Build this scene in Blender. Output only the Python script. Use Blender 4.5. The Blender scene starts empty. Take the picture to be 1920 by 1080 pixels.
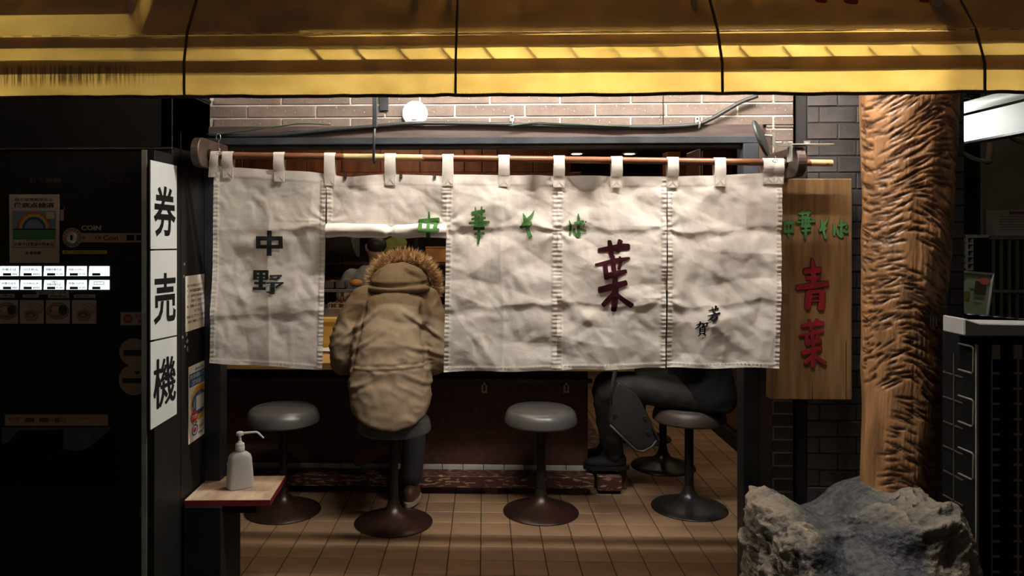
import bpy, bmesh, math, random
import numpy as np
from mathutils import Vector, Matrix
random.seed(7)
SC = bpy.context.scene
COL = SC.collection
# ------------------------------------------------------------------ camera, world, light, exposure
FPX, CX, CY, CH, YAW = 1430.0, 863.0, 435.0, 1.53, 0.0317
cam = bpy.data.cameras.new('camera')
cam.sensor_width = 36.0
cam.lens = FPX / 1920 * 36
cam.shift_x = (960 - CX) / 1920
cam.shift_y = -(540 - CY) / 1920
cam_o = bpy.data.objects.new('camera', cam)
cam_o.location = (0, 0, CH)
cam_o.rotation_euler = (math.pi / 2, 0, YAW)
COL.objects.link(cam_o)
SC.camera = cam_o
w = bpy.data.worlds.new('night_street')
SC.world = w
w.use_nodes = True
w.node_tree.nodes['Background'].inputs[0].default_value = (1.0, 0.86, 0.70, 1)
w.node_tree.nodes['Background'].inputs[1].default_value = 0.05
SC.view_settings.view_transform = 'Standard'
SC.view_settings.look = 'None'
SC.view_settings.gamma = 1
SC.view_settings.exposure = 0.0
SC.view_settings.use_curve_mapping = False
SC.cycles.use_denoising = True


def lamp(name, loc, size, power, col, rot=(0, 0, 0), size_y=None):
    l = bpy.data.lights.new(name, 'AREA')
    l.energy = power
    l.color = col
    l.size = size
    if size_y:
        l.shape = 'RECTANGLE'
        l.size_y = size_y
    o = bpy.data.objects.new(name, l)
    o.location = loc
    o.rotation_euler = rot
    COL.objects.link(o)
    return o


# lamps of the shop: over the counter, over the kitchen, over the aisle of the right-hand seats
lamp('counter_light', (-0.2, 4.45, 2.18), 1.8, 12.0, (1.0, 0.80, 0.58), (0, 0, 0), 0.15)
lamp('hood_fill_light', (-0.40, 3.80, 2.22), 0.5, 8.0, (1.0, 0.80, 0.58), (0, 0, 0), 0.2)  # unseen fill light added to brighten the parka's hood, fur and shoulders
lamp('kitchen_light', (-0.6, 6.1, 2.18), 1.2, 3.5, (1.0, 0.86, 0.66), (0, 0, 0), 0.3)
lamp('aisle_light', (1.45, 6.0, 2.2), 0.3, 9.0, (1.0, 0.72, 0.42), (0, 0, 0), 1.2)
TUBE_E, LEFT_E, ALLEY_E = 410.0, 120.0, 60.0


# ------------------------------------------------------------------ helpers
_c, _s = math.cos(YAW), math.sin(YAW)


def P(px, py, Y):
    """point of the place at depth Y seen at photograph pixel (px, py)"""
    u = (px - CX) / FPX
    t = Y / (_c + u * _s)
    return Vector((t * (u * _c - _s), Y, CH + t * (CY - py) / FPX))


def PX(px, py, X):
    u = (px - CX) / FPX
    t = X / (u * _c - _s)
    return Vector((X, t * (_c + u * _s), CH + t * (CY - py) / FPX))


def PZ(px, py, Z):
    t = (Z - CH) * FPX / (CY - py)
    u = (px - CX) / FPX
    return Vector((t * (u * _c - _s), t * (_c + u * _s), Z))


def vn(x, y, seed=0):
    """smooth value noise, numpy, -1..1"""
    x = np.asarray(x, float); y = np.asarray(y, float)
    xi = np.floor(x).astype(np.int64); yi = np.floor(y).astype(np.int64)
    xf = x - xi; yf = y - yi
    xf = xf * xf * (3 - 2 * xf); yf = yf * yf * (3 - 2 * yf)

    def h(a, b):
        n = (a * 374761393 + b * 668265263 + seed * 1442695041) & 0xffffffff
        n = ((n ^ (n >> 13)) * 1274126177) & 0xffffffff
        return ((n ^ (n >> 16)) & 0xffff) / 32767.5 - 1
    return (h(xi, yi) * (1 - xf) + h(xi + 1, yi) * xf) * (1 - yf) + (h(xi, yi + 1) * (1 - xf) + h(xi + 1, yi + 1) * xf) * yf


def vn3(p, seed=0):
    p = np.asarray(p, float)
    i = np.floor(p).astype(np.int64); f = p - i
    f = f * f * (3 - 2 * f)

    def h(a, b, c):
        n = (a * 374761393 + b * 668265263 + c * 2147483647 + seed * 1442695041) & 0xffffffff
        n = ((n ^ (n >> 13)) * 1274126177) & 0xffffffff
        return ((n ^ (n >> 16)) & 0xffff) / 32767.5 - 1
    r = 0
    for dx in (0, 1):
        for dy in (0, 1):
            for dz in (0, 1):
                wgt = (f[:, 0] if dx else 1 - f[:, 0]) * (f[:, 1] if dy else 1 - f[:, 1]) * (f[:, 2] if dz else 1 - f[:, 2])
                r = r + wgt * h(i[:, 0] + dx, i[:, 1] + dy, i[:, 2] + dz)
    return r


def sstep(a, b, x):
    t = np.clip((x - a) / (b - a), 0, 1)
    return t * t * (3 - 2 * t)


INV = {}


def thing(name, label, cat, loc=(0, 0, 0), group=None, kind=None, local=False):
    o = bpy.data.objects.new(name, None)
    o.empty_display_size = 0.1
    COL.objects.link(o)
    o.location = loc
    tag(o, label, cat, group, kind)
    INV[o.name] = Matrix.Identity(4) if local else Matrix.Translation(-Vector(loc))
    return o


def tag(o, label=None, cat=None, group=None, kind=None):
    if label: o['label'] = label
    if cat: o['category'] = cat
    if group: o['group'] = group
    if kind: o['kind'] = kind
    return o


def link(name, me, m=None, parent=None, label=None):
    o = bpy.data.objects.new(name, me)
    COL.objects.link(o)
    if m is not None and len(me.materials) == 0:
        me.materials.append(m)
    if parent is not None:
        o.parent = parent
        o.matrix_parent_inverse = INV.get(parent.name, Matrix.Identity(4))
    if label: o['label'] = label
    return o


def copy_tree(o, parent=None):
    c = o.copy()
    COL.objects.link(c)
    if parent is not None: c.parent = parent
    for ch in list(o.children):
        copy_tree(ch, c)
    return c


class MB:
    def __init__(s):
        s.v = []; s.f = []

    def add(s, v, f):
        n = len(s.v)
        s.v += [tuple(x) for x in v]
        s.f += [tuple(i + n for i in q) for q in f]
        return s

    def box(s, a, b, M=None):
        x0, y0, z0 = a; x1, y1, z1 = b
        v = [(x0, y0, z0), (x1, y0, z0), (x1, y1, z0), (x0, y1, z0), (x0, y0, z1), (x1, y0, z1), (x1, y1, z1), (x0, y1, z1)]
        if M is not None: v = [M @ Vector(q) for q in v]
        return s.add(v, [(0, 3, 2, 1), (4, 5, 6, 7), (0, 1, 5, 4), (1, 2, 6, 5), (2, 3, 7, 6), (3, 0, 4, 7)])

    def hexa(s, q):
        return s.add(q, [(0, 3, 2, 1), (4, 5, 6, 7), (0, 1, 5, 4), (1, 2, 6, 5), (2, 3, 7, 6), (3, 0, 4, 7)])

    def bar(s, a, b, w, d, up=(0, 0, 1)):
        a = Vector(a); b = Vector(b); t = (b - a).normalized()
        x = t.cross(Vector(up))
        if x.length < 1e-4: x = t.cross(Vector((1, 0, 0)))
        x.normalize(); y = x.cross(t)
        q = []
        for p in (a, b):
            for sx, sy in ((-1, -1), (1, -1), (1, 1), (-1, 1)):
                q.append(p + x * sx * w / 2 + y * sy * d / 2)
        return s.add(q, [(0, 3, 2, 1), (4, 5, 6, 7), (0, 1, 5, 4), (1, 2, 6, 5), (2, 3, 7, 6), (3, 0, 4, 7)])

    def tube(s, pts, r, n=10, caps=True, squash=1.0, up=None):
        pts = [Vector(p) for p in pts]
        rs = r if isinstance(r, (list, tuple)) else [r] * len(pts)
        ring = []
        ref = None
        v = []
        for i, p in enumerate(pts):
            t = (pts[min(i + 1, len(pts) - 1)] - pts[max(i - 1, 0)]).normalized()
            if ref is None:
                ref = Vector(up) if up else (Vector((0, 0, 1)) if abs(t.z) < 0.9 else Vector((1, 0, 0)))
            x = (ref - t * ref.dot(t)).normalized()
            y = t.cross(x)
            ref = x
            for k in range(n):
                a = 2 * math.pi * k / n
                v.append(p + x * math.cos(a) * rs[i] * squash + y * math.sin(a) * rs[i])
        f = []
        for i in range(len(pts) - 1):
            for k in range(n):
                f.append((i * n + k, i * n + (k + 1) % n, (i + 1) * n + (k + 1) % n, (i + 1) * n + k))
        if caps:
            f.append(tuple(range(n - 1, -1, -1)))
            f.append(tuple((len(pts) - 1) * n + k for k in range(n)))
        return s.add(v, f)

    def lathe(s, prof, c=(0, 0, 0), n=40, M=None, sq=1.0):
        v = []
        for r, z in prof:
            for k in range(n):
                a = 2 * math.pi * k / n
                p = Vector((r * math.cos(a), r * math.sin(a) * sq, z))
                if M is not None: p = M @ p
                v.append(p + Vector(c))
        f = []
        m = len(prof)
        for i in range(m - 1):
            for k in range(n):
                f.append((i * n + k, i * n + (k + 1) % n, (i + 1) * n + (k + 1) % n, (i + 1) * n + k))
        f.append(tuple(range(n - 1, -1, -1)))
        f.append(tuple((m - 1) * n + k for k in range(n)))
        return s.add(v, f)

    def prism(s, poly, off):
        n = len(poly)
        a = [Vector(p) for p in poly]
        b = [p + Vector(off) for p in a]
        f = [tuple(range(n - 1, -1, -1)), tuple(range(n, 2 * n))] + [(i, (i + 1) % n, n + (i + 1) % n, n + i) for i in range(n)]
        return s.add(a + b, f)

    def ell(s, c, r, n=16, m=10, R=None):
        v = [];
        for i in range(1, m):
            t = math.pi * i / m
            for k in range(n):
                a = 2 * math.pi * k / n
                p = Vector((r[0] * math.sin(t) * math.cos(a), r[1] * math.sin(t) * math.sin(a), r[2] * math.cos(t)))
                if R is not None: p = R @ p
                v.append(p + Vector(c))
        e = Vector((0, 0, r[2]))
        if R is not None: e = R @ e
        v += [Vector(c) + e, Vector(c) - e]
        f = []
        for i in range(m - 2):
            for k in range(n):
                f.append((i * n + k, (i + 1) * n + k, (i + 1) * n + (k + 1) % n, i * n + (k + 1) % n))
        T = (m - 1) * n
        for k in range(n):
            f.append((T, k, (k + 1) % n))
            f.append((T + 1, (m - 2) * n + (k + 1) % n, (m - 2) * n + k))
        return s.add(v, f)

    def loft(s, secs, n=28, p=2.0):
        """closed body of horizontal superellipse sections (z, cx, cy, rx, ry)"""
        v = []
        for z, cx, cy, rx, ry in secs:
            for k in range(n):
                a = 2 * math.pi * k / n
                ca, sa = math.cos(a), math.sin(a)
                v.append((cx + rx * math.copysign(abs(ca) ** (2 / p), ca), cy + ry * math.copysign(abs(sa) ** (2 / p), sa), z))
        f = []
        m = len(secs)
        for i in range(m - 1):
            for k in range(n):
                f.append((i * n + k, i * n + (k + 1) % n, (i + 1) * n + (k + 1) % n, (i + 1) * n + k))
        f.append(tuple(range(n - 1, -1, -1)))
        f.append(tuple((m - 1) * n + k for k in range(n)))
        return s.add(v, f)

    def mesh(s, name='m', smooth=False, bevel=0, seg=1, normals=True):
        me = bpy.data.meshes.new(name)
        me.from_pydata(s.v, [], s.f)
        if bevel or normals:
            bm = bmesh.new(); bm.from_mesh(me)
            if bevel:
                bmesh.ops.bevel(bm, geom=[e for e in bm.edges if len(e.link_faces) == 2 and e.calc_face_angle(0) > 0.6], offset=bevel, segments=seg, affect='EDGES', profile=0.6)
            if normals:
                bmesh.ops.recalc_face_normals(bm, faces=bm.faces)
            bm.to_mesh(me); bm.free()
        if smooth:
            me.shade_smooth()
            if smooth == 'auto':
                me.set_sharp_from_angle(angle=0.6)
        me.update()
        return me

    def build(s, name, m, parent=None, label=None, **kw):
        return link(name, s.mesh(name, **kw), m, parent, label)


def remesh(mb, voxel, smooth=6, disp=None):
    me = mb.mesh('tmp')
    o = bpy.data.objects.new('tmp', me)
    COL.objects.link(o)
    r = o.modifiers.new('r', 'REMESH'); r.mode = 'VOXEL'; r.voxel_size = voxel
    s = o.modifiers.new('s', 'SMOOTH'); s.iterations = smooth; s.factor = 0.5
    dg = bpy.context.evaluated_depsgraph_get()
    out = bpy.data.meshes.new_from_object(o.evaluated_get(dg))
    bpy.data.objects.remove(o); bpy.data.meshes.remove(me)
    if disp:
        n = len(out.vertices)
        co = np.empty(n * 3); out.vertices.foreach_get('co', co); co = co.reshape(-1, 3)
        no = np.empty(n * 3); out.vertex_normals.foreach_get('vector', no); no = no.reshape(-1, 3)
        co = disp(co, no)
        out.vertices.foreach_set('co', co.ravel())
    out.shade_smooth(); out.update()
    return out


def grid_mesh(name, V, smooth=True, attr=None):
    """V: (ny, nx, 3) array"""
    ny, nx = V.shape[:2]
    idx = np.arange(ny * nx).reshape(ny, nx)
    f = np.stack([idx[:-1, :-1], idx[:-1, 1:], idx[1:, 1:], idx[1:, :-1]], -1).reshape(-1, 4)
    me = bpy.data.meshes.new(name)
    me.vertices.add(ny * nx); me.vertices.foreach_set('co', V.reshape(-1).astype(np.float32))
    me.loops.add(f.size); me.loops.foreach_set('vertex_index', f.ravel().astype(np.int32))
    me.polygons.add(len(f))
    me.polygons.foreach_set('loop_start', np.arange(0, f.size, 4, dtype=np.int32))
    if attr is not None:
        for k, a in attr.items():
            at = me.attributes.new(k, 'FLOAT', 'POINT'); at.data.foreach_set('value', a.ravel().astype(np.float32))
    me.update(calc_edges=True); me.validate()
    if smooth: me.shade_smooth()
    return me


# ------------------------------------------------------------------ materials
def mat(name, rgb, rough=0.6, metal=0.0, var=0.15, scale=12.0, bump=0.0, bscale=60.0, spec=0.5, stretch=(1, 1, 1), rgb2=None, rand=0.0, speck=None, emit=0.0, sss=None, transl=0.0, lo=0.35, hi=0.65):
    m = bpy.data.materials.new(name)
    m.use_nodes = True
    nt = m.node_tree; N = nt.nodes; L = nt.links
    b = N['Principled BSDF']
    b.inputs['Roughness'].default_value = rough
    b.inputs['Metallic'].default_value = metal
    b.inputs['Specular IOR Level'].default_value = spec
    tc = N.new('ShaderNodeTexCoord'); mp = N.new('ShaderNodeMapping')
    mp.inputs['Scale'].default_value = stretch
    L.new(tc.outputs['Object'], mp.inputs[0])
    nz = N.new('ShaderNodeTexNoise'); nz.inputs['Scale'].default_value = scale; nz.inputs['Detail'].default_value = 5
    L.new(mp.outputs[0], nz.inputs[0])
    cr = N.new('ShaderNodeValToRGB')
    c2 = rgb2 or tuple(min(1, c * (1 + var)) for c in rgb)
    c1 = rgb if rgb2 else tuple(c * (1 - var) for c in rgb)
    cr.color_ramp.elements[0].position = lo; cr.color_ramp.elements[1].position = hi
    cr.color_ramp.elements[0].color = (*c1, 1); cr.color_ramp.elements[1].color = (*c2, 1)
    L.new(nz.outputs['Fac'], cr.inputs[0])
    col = cr.outputs[0]
    if rand:
        oi = N.new('ShaderNodeObjectInfo'); mr = N.new('ShaderNodeMapRange')
        mr.inputs['To Min'].default_value = 1 - rand; mr.inputs['To Max'].default_value = 1 + rand
        L.new(oi.outputs['Random'], mr.inputs[0])
        mx = N.new('ShaderNodeVectorMath'); mx.operation = 'SCALE'
        L.new(col, mx.inputs[0]); L.new(mr.outputs[0], mx.inputs['Scale']); col = mx.outputs[0]
    if speck:
        n2 = N.new('ShaderNodeTexNoise'); n2.inputs['Scale'].default_value = speck[0]; n2.inputs['Detail'].default_value = 1
        L.new(tc.outputs['Object'], n2.inputs[0])
        st = N.new('ShaderNodeMath'); st.operation = 'GREATER_THAN'; st.inputs[1].default_value = speck[1]
        L.new(n2.outputs['Fac'], st.inputs[0])
        mm = N.new('ShaderNodeMix'); mm.data_type = 'RGBA'
        L.new(st.outputs[0], mm.inputs['Factor']); L.new(col, mm.inputs['A']); mm.inputs['B'].default_value = (*speck[2], 1)
        col = mm.outputs['Result']
    L.new(col, b.inputs['Base Color'])
    if emit:
        L.new(col, b.inputs['Emission Color']); b.inputs['Emission Strength'].default_value = emit
    if bump:
        n3 = N.new('ShaderNodeTexNoise'); n3.inputs['Scale'].default_value = bscale; n3.inputs['Detail'].default_value = 6
        L.new(mp.outputs[0], n3.inputs[0])
        bp = N.new('ShaderNodeBump'); bp.inputs['Strength'].default_value = bump; bp.inputs['Distance'].default_value = 0.01
        L.new(n3.outputs['Fac'], bp.inputs['Height']); L.new(bp.outputs[0], b.inputs['Normal'])
    if transl:
        tr = N.new('ShaderNodeBsdfTranslucent'); L.new(col, tr.inputs[0])
        ms = N.new('ShaderNodeMixShader'); ms.inputs[0].default_value = transl
        L.new(b.outputs[0], ms.inputs[1]); L.new(tr.outputs[0], ms.inputs[2])
        L.new(ms.outputs[0], N['Material Output'].inputs[0])
    return m


def emis(name, rgb, strength):
    m = bpy.data.materials.new(name); m.use_nodes = True
    b = m.node_tree.nodes['Principled BSDF']
    b.inputs['Base Color'].default_value = (*rgb, 1)
    b.inputs['Emission Color'].default_value = (*rgb, 1)
    b.inputs['Emission Strength'].default_value = strength
    return m


M = {}
M['black'] = mat('black_paint', (0.007, 0.007, 0.0065), 0.6, var=0.3, spec=0.2)
M['panel'] = mat('black_panel', (0.009, 0.0095, 0.0085), 0.55, var=0.25, scale=5, bump=0.05, spec=0.25)
M['steel'] = mat('blue_black_steel', (0.035, 0.042, 0.05), 0.45, 0.3, var=0.3, scale=8, speck=(160, 0.74, (0.2, 0.2, 0.2)))
M['galv'] = mat('galvanised', (0.55, 0.55, 0.53), 0.4, 0.7, var=0.15)
M['darkmetal'] = mat('dark_metal', (0.02, 0.02, 0.022), 0.35, 0.6, var=0.3)
M['brick'] = mat('brown_brick', (0.17, 0.128, 0.105), 0.75, var=0.22, scale=9, bump=0.25, bscale=120, rand=0.12, speck=(90, 0.735, (0.5, 0.45, 0.38)))
M['mortar'] = mat('mortar', (0.55, 0.51, 0.44), 0.9, bump=0.3, bscale=150)
M['dbrick'] = mat('dark_brick', (0.055, 0.05, 0.05), 0.5, var=0.3, scale=9, bump=0.2, rand=0.2, speck=(120, 0.75, (0.2, 0.19, 0.17)))
M['dmortar'] = mat('dark_mortar', (0.02, 0.019, 0.018), 0.9)
M['lintel'] = mat('lintel_wood', (0.075, 0.052, 0.045), 0.6, stretch=(1, 8, 8), var=0.3, scale=6)
M['brownwood'] = mat('brown_bracket_wood', (0.06, 0.036, 0.026), 0.5, var=0.35, scale=8)
M['header'] = mat('header_wood', (0.105, 0.035, 0.013), 0.35, var=0.35, scale=7, stretch=(4, 4, 0.7), rand=0.18)
M['dwood'] = mat('dark_wood', (0.06, 0.024, 0.014), 0.45, var=0.35, scale=6, stretch=(4, 4, 0.6), rand=0.15)
M['ceil'] = mat('ceiling_board', (0.055, 0.035, 0.022), 0.6)
M['tile'] = mat('floor_tile', (0.265, 0.165, 0.097), 0.45, var=0.16, scale=5, bump=0.08, bscale=200, rand=0.08)
M['grout'] = mat('grout', (0.05, 0.03, 0.02), 0.9)
M['whitetile'] = mat('white_tile', (0.5, 0.48, 0.42), 0.35, rand=0.1)
M['ground'] = mat('asphalt', (0.05, 0.048, 0.045), 0.85, bump=0.4)
M['counter'] = mat('counter_wood', (0.55, 0.36, 0.14), 0.4, var=0.15, scale=6, stretch=(1, 6, 6))
M['riser'] = mat('yellow_board', (0.62, 0.40, 0.10), 0.4, var=0.12)
M['cpanel'] = mat('counter_panel', (0.055, 0.018, 0.012), 0.6, var=0.3, scale=30, bump=0.1)
M['paper'] = mat('paper', (0.8, 0.77, 0.7), 0.8, var=0.04)
M['vinyl'] = mat('grey_vinyl', (0.075, 0.072, 0.07), 0.33, var=0.08, scale=20, bump=0.03, bscale=300)
M['base'] = mat('stool_base', (0.022, 0.013, 0.011), 0.35, 0.35, rgb2=(0.05, 0.02, 0.014), scale=5)
M['base2'] = mat('stool_base_grey', (0.05, 0.05, 0.052), 0.3, 0.6, var=0.4, scale=9)
M['footrest'] = mat('chipped_red_wood', (0.06, 0.016, 0.012), 0.6, rgb2=(0.32, 0.22, 0.14), scale=22, stretch=(1, 3, 4), lo=0.56, hi=0.6)
M['stainless'] = mat('stainless', (0.28, 0.28, 0.30), 0.35, 0.8, var=0.2)
M['noren'] = mat('noren_cotton', (0.76, 0.70, 0.635), 0.9, var=0.035, scale=5, bump=0.10, bscale=260, spec=0.1, transl=0.12)
M['thread'] = mat('thread', (0.50, 0.45, 0.39), 0.9)
M['inkgrey'] = mat('ink_grey', (0.028, 0.03, 0.032), 0.9, spec=0.05)
M['inkgreen'] = mat('ink_green', (0.025, 0.088, 0.02), 0.9, rgb2=(0.07, 0.175, 0.05), scale=14, spec=0.05)
M['inkred'] = mat('ink_maroon', (0.032, 0.006, 0.010), 0.9, spec=0.05)
M['inkblack'] = mat('ink_black', (0.008, 0.008, 0.008), 0.9, spec=0.1)
M['signgreen'] = mat('sign_green', (0.05, 0.16, 0.05), 0.5, var=0.3)
M['signred'] = mat('sign_red', (0.21, 0.008, 0.016), 0.45, var=0.2)
M['signshade'] = mat('sign_shade', (0.02, 0.012, 0.008), 0.7)
M['wet'] = mat('sanitiser_plastic', (0.70, 0.69, 0.68), 0.35, var=0.03, transl=0.25)
M['whiteplastic'] = mat('white_plastic', (0.82, 0.82, 0.80), 0.4, var=0.02)
M['tabletop'] = mat('worn_tabletop', (0.36, 0.25, 0.165), 0.6, rgb2=(0.62, 0.47, 0.34), scale=6, stretch=(3, 1.2, 1))
M['redpaint'] = mat('red_edge_paint', (0.16, 0.012, 0.014), 0.5)
M['parka'] = mat('khaki_parka', (0.225, 0.168, 0.107), 0.75, var=0.06, scale=40, bump=0.06, bscale=500, spec=0.3)
M['fur'] = mat('fur', (0.50, 0.32, 0.16), 0.7, rgb2=(0.88, 0.70, 0.47), scale=25)
M['trouser'] = mat('dark_trousers', (0.016, 0.016, 0.018), 0.8)
M['jacket'] = mat('black_jacket', (0.008, 0.008, 0.009), 0.8, spec=0.2)
M['shoe'] = mat('brown_shoe', (0.09, 0.04, 0.025), 0.5)
M['sole'] = mat('pale_sole', (0.35, 0.30, 0.22), 0.7)
M['skin'] = mat('skin', (0.55, 0.34, 0.24), 0.55)
M['hair'] = mat('black_hair', (0.012, 0.01, 0.009), 0.5)
M['chefwhite'] = mat('grey_uniform', (0.35, 0.34, 0.31), 0.85)
M['rubber'] = mat('cable_rubber', (0.022, 0.025, 0.025), 0.5)
M['greenwire'] = mat('green_wire', (0.03, 0.07, 0.035), 0.5)
M['wiremetal'] = mat('pin_wire', (0.7, 0.7, 0.72), 0.3, 0.9)
M['sheet'] = mat('sign_sheet', (0.66, 0.69, 0.67), 0.5, var=0.05, scale=4)
M['tan'] = mat('tan_plastic', (0.32, 0.22, 0.13), 0.6)
M['greycap'] = mat('grey_cap', (0.25, 0.245, 0.235), 0.5, var=0.05)
M['wallgrey'] = mat('alley_plaster', (0.33, 0.30, 0.22), 0.9, var=0.2, scale=2)
M['ivory'] = mat('ivory_frame', (0.36, 0.35, 0.27), 0.7)
M['whitepaint'] = mat('white_painted_metal', (0.82, 0.84, 0.80), 0.5, var=0.06, scale=3)


def worn_rod():
    m = mat('rod_lacquer', (0.21, 0.085, 0.04), 0.28, var=0.25, scale=6, stretch=(0.6, 6, 6))
    nt = m.node_tree; N = nt.nodes; L = nt.links
    b = N['Principled BSDF']; src = b.inputs['Base Color'].links[0].from_socket
    tc = N.new('ShaderNodeTexCoord'); sx = N.new('ShaderNodeSeparateXYZ'); L.new(tc.outputs['Object'], sx.inputs[0])
    nz = N.new('ShaderNodeTexNoise'); nz.inputs['Scale'].default_value = 22; nz.inputs['Detail'].default_value = 6; L.new(tc.outputs['Object'], nz.inputs[0])

    def band(a, c, soft):
        d = N.new('ShaderNodeMath'); d.operation = 'SUBTRACT'; d.inputs[1].default_value = (a + c) / 2; L.new(sx.outputs[0], d.inputs[0])
        ab = N.new('ShaderNodeMath'); ab.operation = 'ABSOLUTE'; L.new(d.outputs[0], ab.inputs[0])
        mr = N.new('ShaderNodeMapRange'); mr.inputs[1].default_value = (c - a) / 2 + soft; mr.inputs[2].default_value = (c - a) / 2 - soft
        L.new(ab.outputs[0], mr.inputs[0]); return mr.outputs[0]
    x0 = P(625, 300, 3.05).x; x1 = P(805, 300, 3.05).x; x2 = P(1512, 300, 3.05).x
    s = N.new('ShaderNodeMath'); s.operation = 'MAXIMUM'
    L.new(band(x0, x1, 0.05), s.inputs[0]); L.new(band(x2, x2 + 0.3, 0.02), s.inputs[1])
    ad = N.new('ShaderNodeMath'); ad.operation = 'ADD'; L.new(s.outputs[0], ad.inputs[0]); L.new(nz.outputs['Fac'], ad.inputs[1])
    gt = N.new('ShaderNodeMapRange'); gt.inputs[1].default_value = 1.30; gt.inputs[2].default_value = 1.38; L.new(ad.outputs[0], gt.inputs[0])
    mx = N.new('ShaderNodeMix'); mx.data_type = 'RGBA'; L.new(gt.outputs[0], mx.inputs['Factor']); L.new(src, mx.inputs['A'])
    mx.inputs['B'].default_value = (0.60, 0.44, 0.22, 1)
    L.new(mx.outputs['Result'], b.inputs['Base Color'])
    return m


def attr_mix(name, attr, c1, c2, rough, bump=0.0, bscale=60, scale=20, var=0.25, stretch=(1, 1, 1)):
    m = mat(name, c1, rough, var=var, scale=scale, bump=bump, bscale=bscale, stretch=stretch)
    nt = m.node_tree; N = nt.nodes; L = nt.links
    b = N['Principled BSDF']; src = b.inputs['Base Color'].links[0].from_socket
    at = N.new('ShaderNodeAttribute'); at.attribute_name = attr
    mx = N.new('ShaderNodeMix'); mx.data_type = 'RGBA'
    L.new(at.outputs['Fac'], mx.inputs['Factor']); L.new(src, mx.inputs['A']); mx.inputs['B'].default_value = (*c2, 1)
    L.new(mx.outputs['Result'], b.inputs['Base Color'])
    return m


def wood_sign_mat():
    m = mat('sign_wood', (0.15, 0.075, 0.027), 0.5, rgb2=(0.25, 0.145, 0.06), scale=5, stretch=(9, 1, 0.8), bump=0.08, bscale=30)
    return m


def awning_mat():
    m = bpy.data.materials.new('yellowed_awning_vinyl'); m.use_nodes = True
    nt = m.node_tree; N = nt.nodes; L = nt.links
    out = N['Material Output']
    tc = N.new('ShaderNodeTexCoord')

    def noise(scale, stretch, det=5):
        mp = N.new('ShaderNodeMapping'); mp.inputs['Scale'].default_value = stretch; L.new(tc.outputs['Object'], mp.inputs[0])
        n = N.new('ShaderNodeTexNoise'); n.inputs['Scale'].default_value = scale; n.inputs['Detail'].default_value = det
        L.new(mp.outputs[0], n.inputs[0]); return n.outputs['Fac']

    def ramp(src, p0, p1, c0, c1):
        r = N.new('ShaderNodeValToRGB'); e = r.color_ramp.elements
        e[0].position = p0; e[1].position = p1; e[0].color = (*c0, 1); e[1].color = (*c1, 1); L.new(src, r.inputs[0]); return r.outputs[0]
    t = ramp(noise(9, (1, 1, 1.5), 12), 0.3, 0.7, (0.62, 0.40, 0.085), (0.80, 0.56, 0.15))
    d = ramp(noise(3, (1, 1, 1)), 0.3, 0.7, (0.33, 0.25, 0.17), (0.42, 0.32, 0.22))
    # brown drip stains that fringe the left end of the valance
    sx = N.new('ShaderNodeSeparateXYZ'); L.new(tc.outputs['Object'], sx.inputs[0])
    at = N.new('ShaderNodeAttribute'); at.attribute_name = 'stain'
    st = N.new('ShaderNodeMath'); st.operation = 'MULTIPLY'; L.new(at.outputs['Fac'], st.inputs[0])
    L.new(ramp(noise(70, (2.2, 1, 0.05), 3), 0.45, 0.56, (0, 0, 0), (1, 1, 1)), st.inputs[1])
    mx = N.new('ShaderNodeMix'); mx.data_type = 'RGBA'; L.new(st.outputs[0], mx.inputs['Factor']); L.new(t, mx.inputs['A']); mx.inputs['B'].default_value = (0.10, 0.05, 0.02, 1)
    df = N.new('ShaderNodeBsdfDiffuse'); L.new(d, df.inputs[0])
    tr = N.new('ShaderNodeBsdfTranslucent'); L.new(mx.outputs['Result'], tr.inputs[0])
    gl = N.new('ShaderNodeBsdfGlossy'); gl.inputs['Roughness'].default_value = 0.45; gl.inputs[0].default_value = (0.5, 0.5, 0.5, 1)
    m1 = N.new('ShaderNodeMixShader'); m1.inputs[0].default_value = 0.5; L.new(df.outputs[0], m1.inputs[1]); L.new(tr.outputs[0], m1.inputs[2])
    m2 = N.new('ShaderNodeMixShader'); m2.inputs[0].default_value = 0.03; L.new(m1.outputs[0], m2.inputs[1]); L.new(gl.outputs[0], m2.inputs[2])
    L.new(m2.outputs[0], out.inputs[0])
    return m


# ------------------------------------------------------------------ flat lettering
def cr_spline(pts, n=6):
    """pts: (x, y, w) -> denser list"""
    if len(pts) == 2:
        a, b = np.array(pts[0], float), np.array(pts[1], float)
        k = max(2, n)
        return [a + (b - a) * i / k for i in range(k + 1)]
    p = [np.array(q, float) for q in pts]
    p = [2 * p[0] - p[1]] + p + [2 * p[-1] - p[-2]]
    out = []
    for i in range(1, len(p) - 2):
        for j in range(n):
            t = j / n
            a, b, c, d = p[i - 1], p[i], p[i + 1], p[i + 2]
            out.append(0.5 * (2 * b + (c - a) * t + (2 * a - 5 * b + 4 * c - d) * t * t + (3 * b - a - 3 * c + d) * t ** 3))
    out.append(p[-2])
    return out


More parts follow.
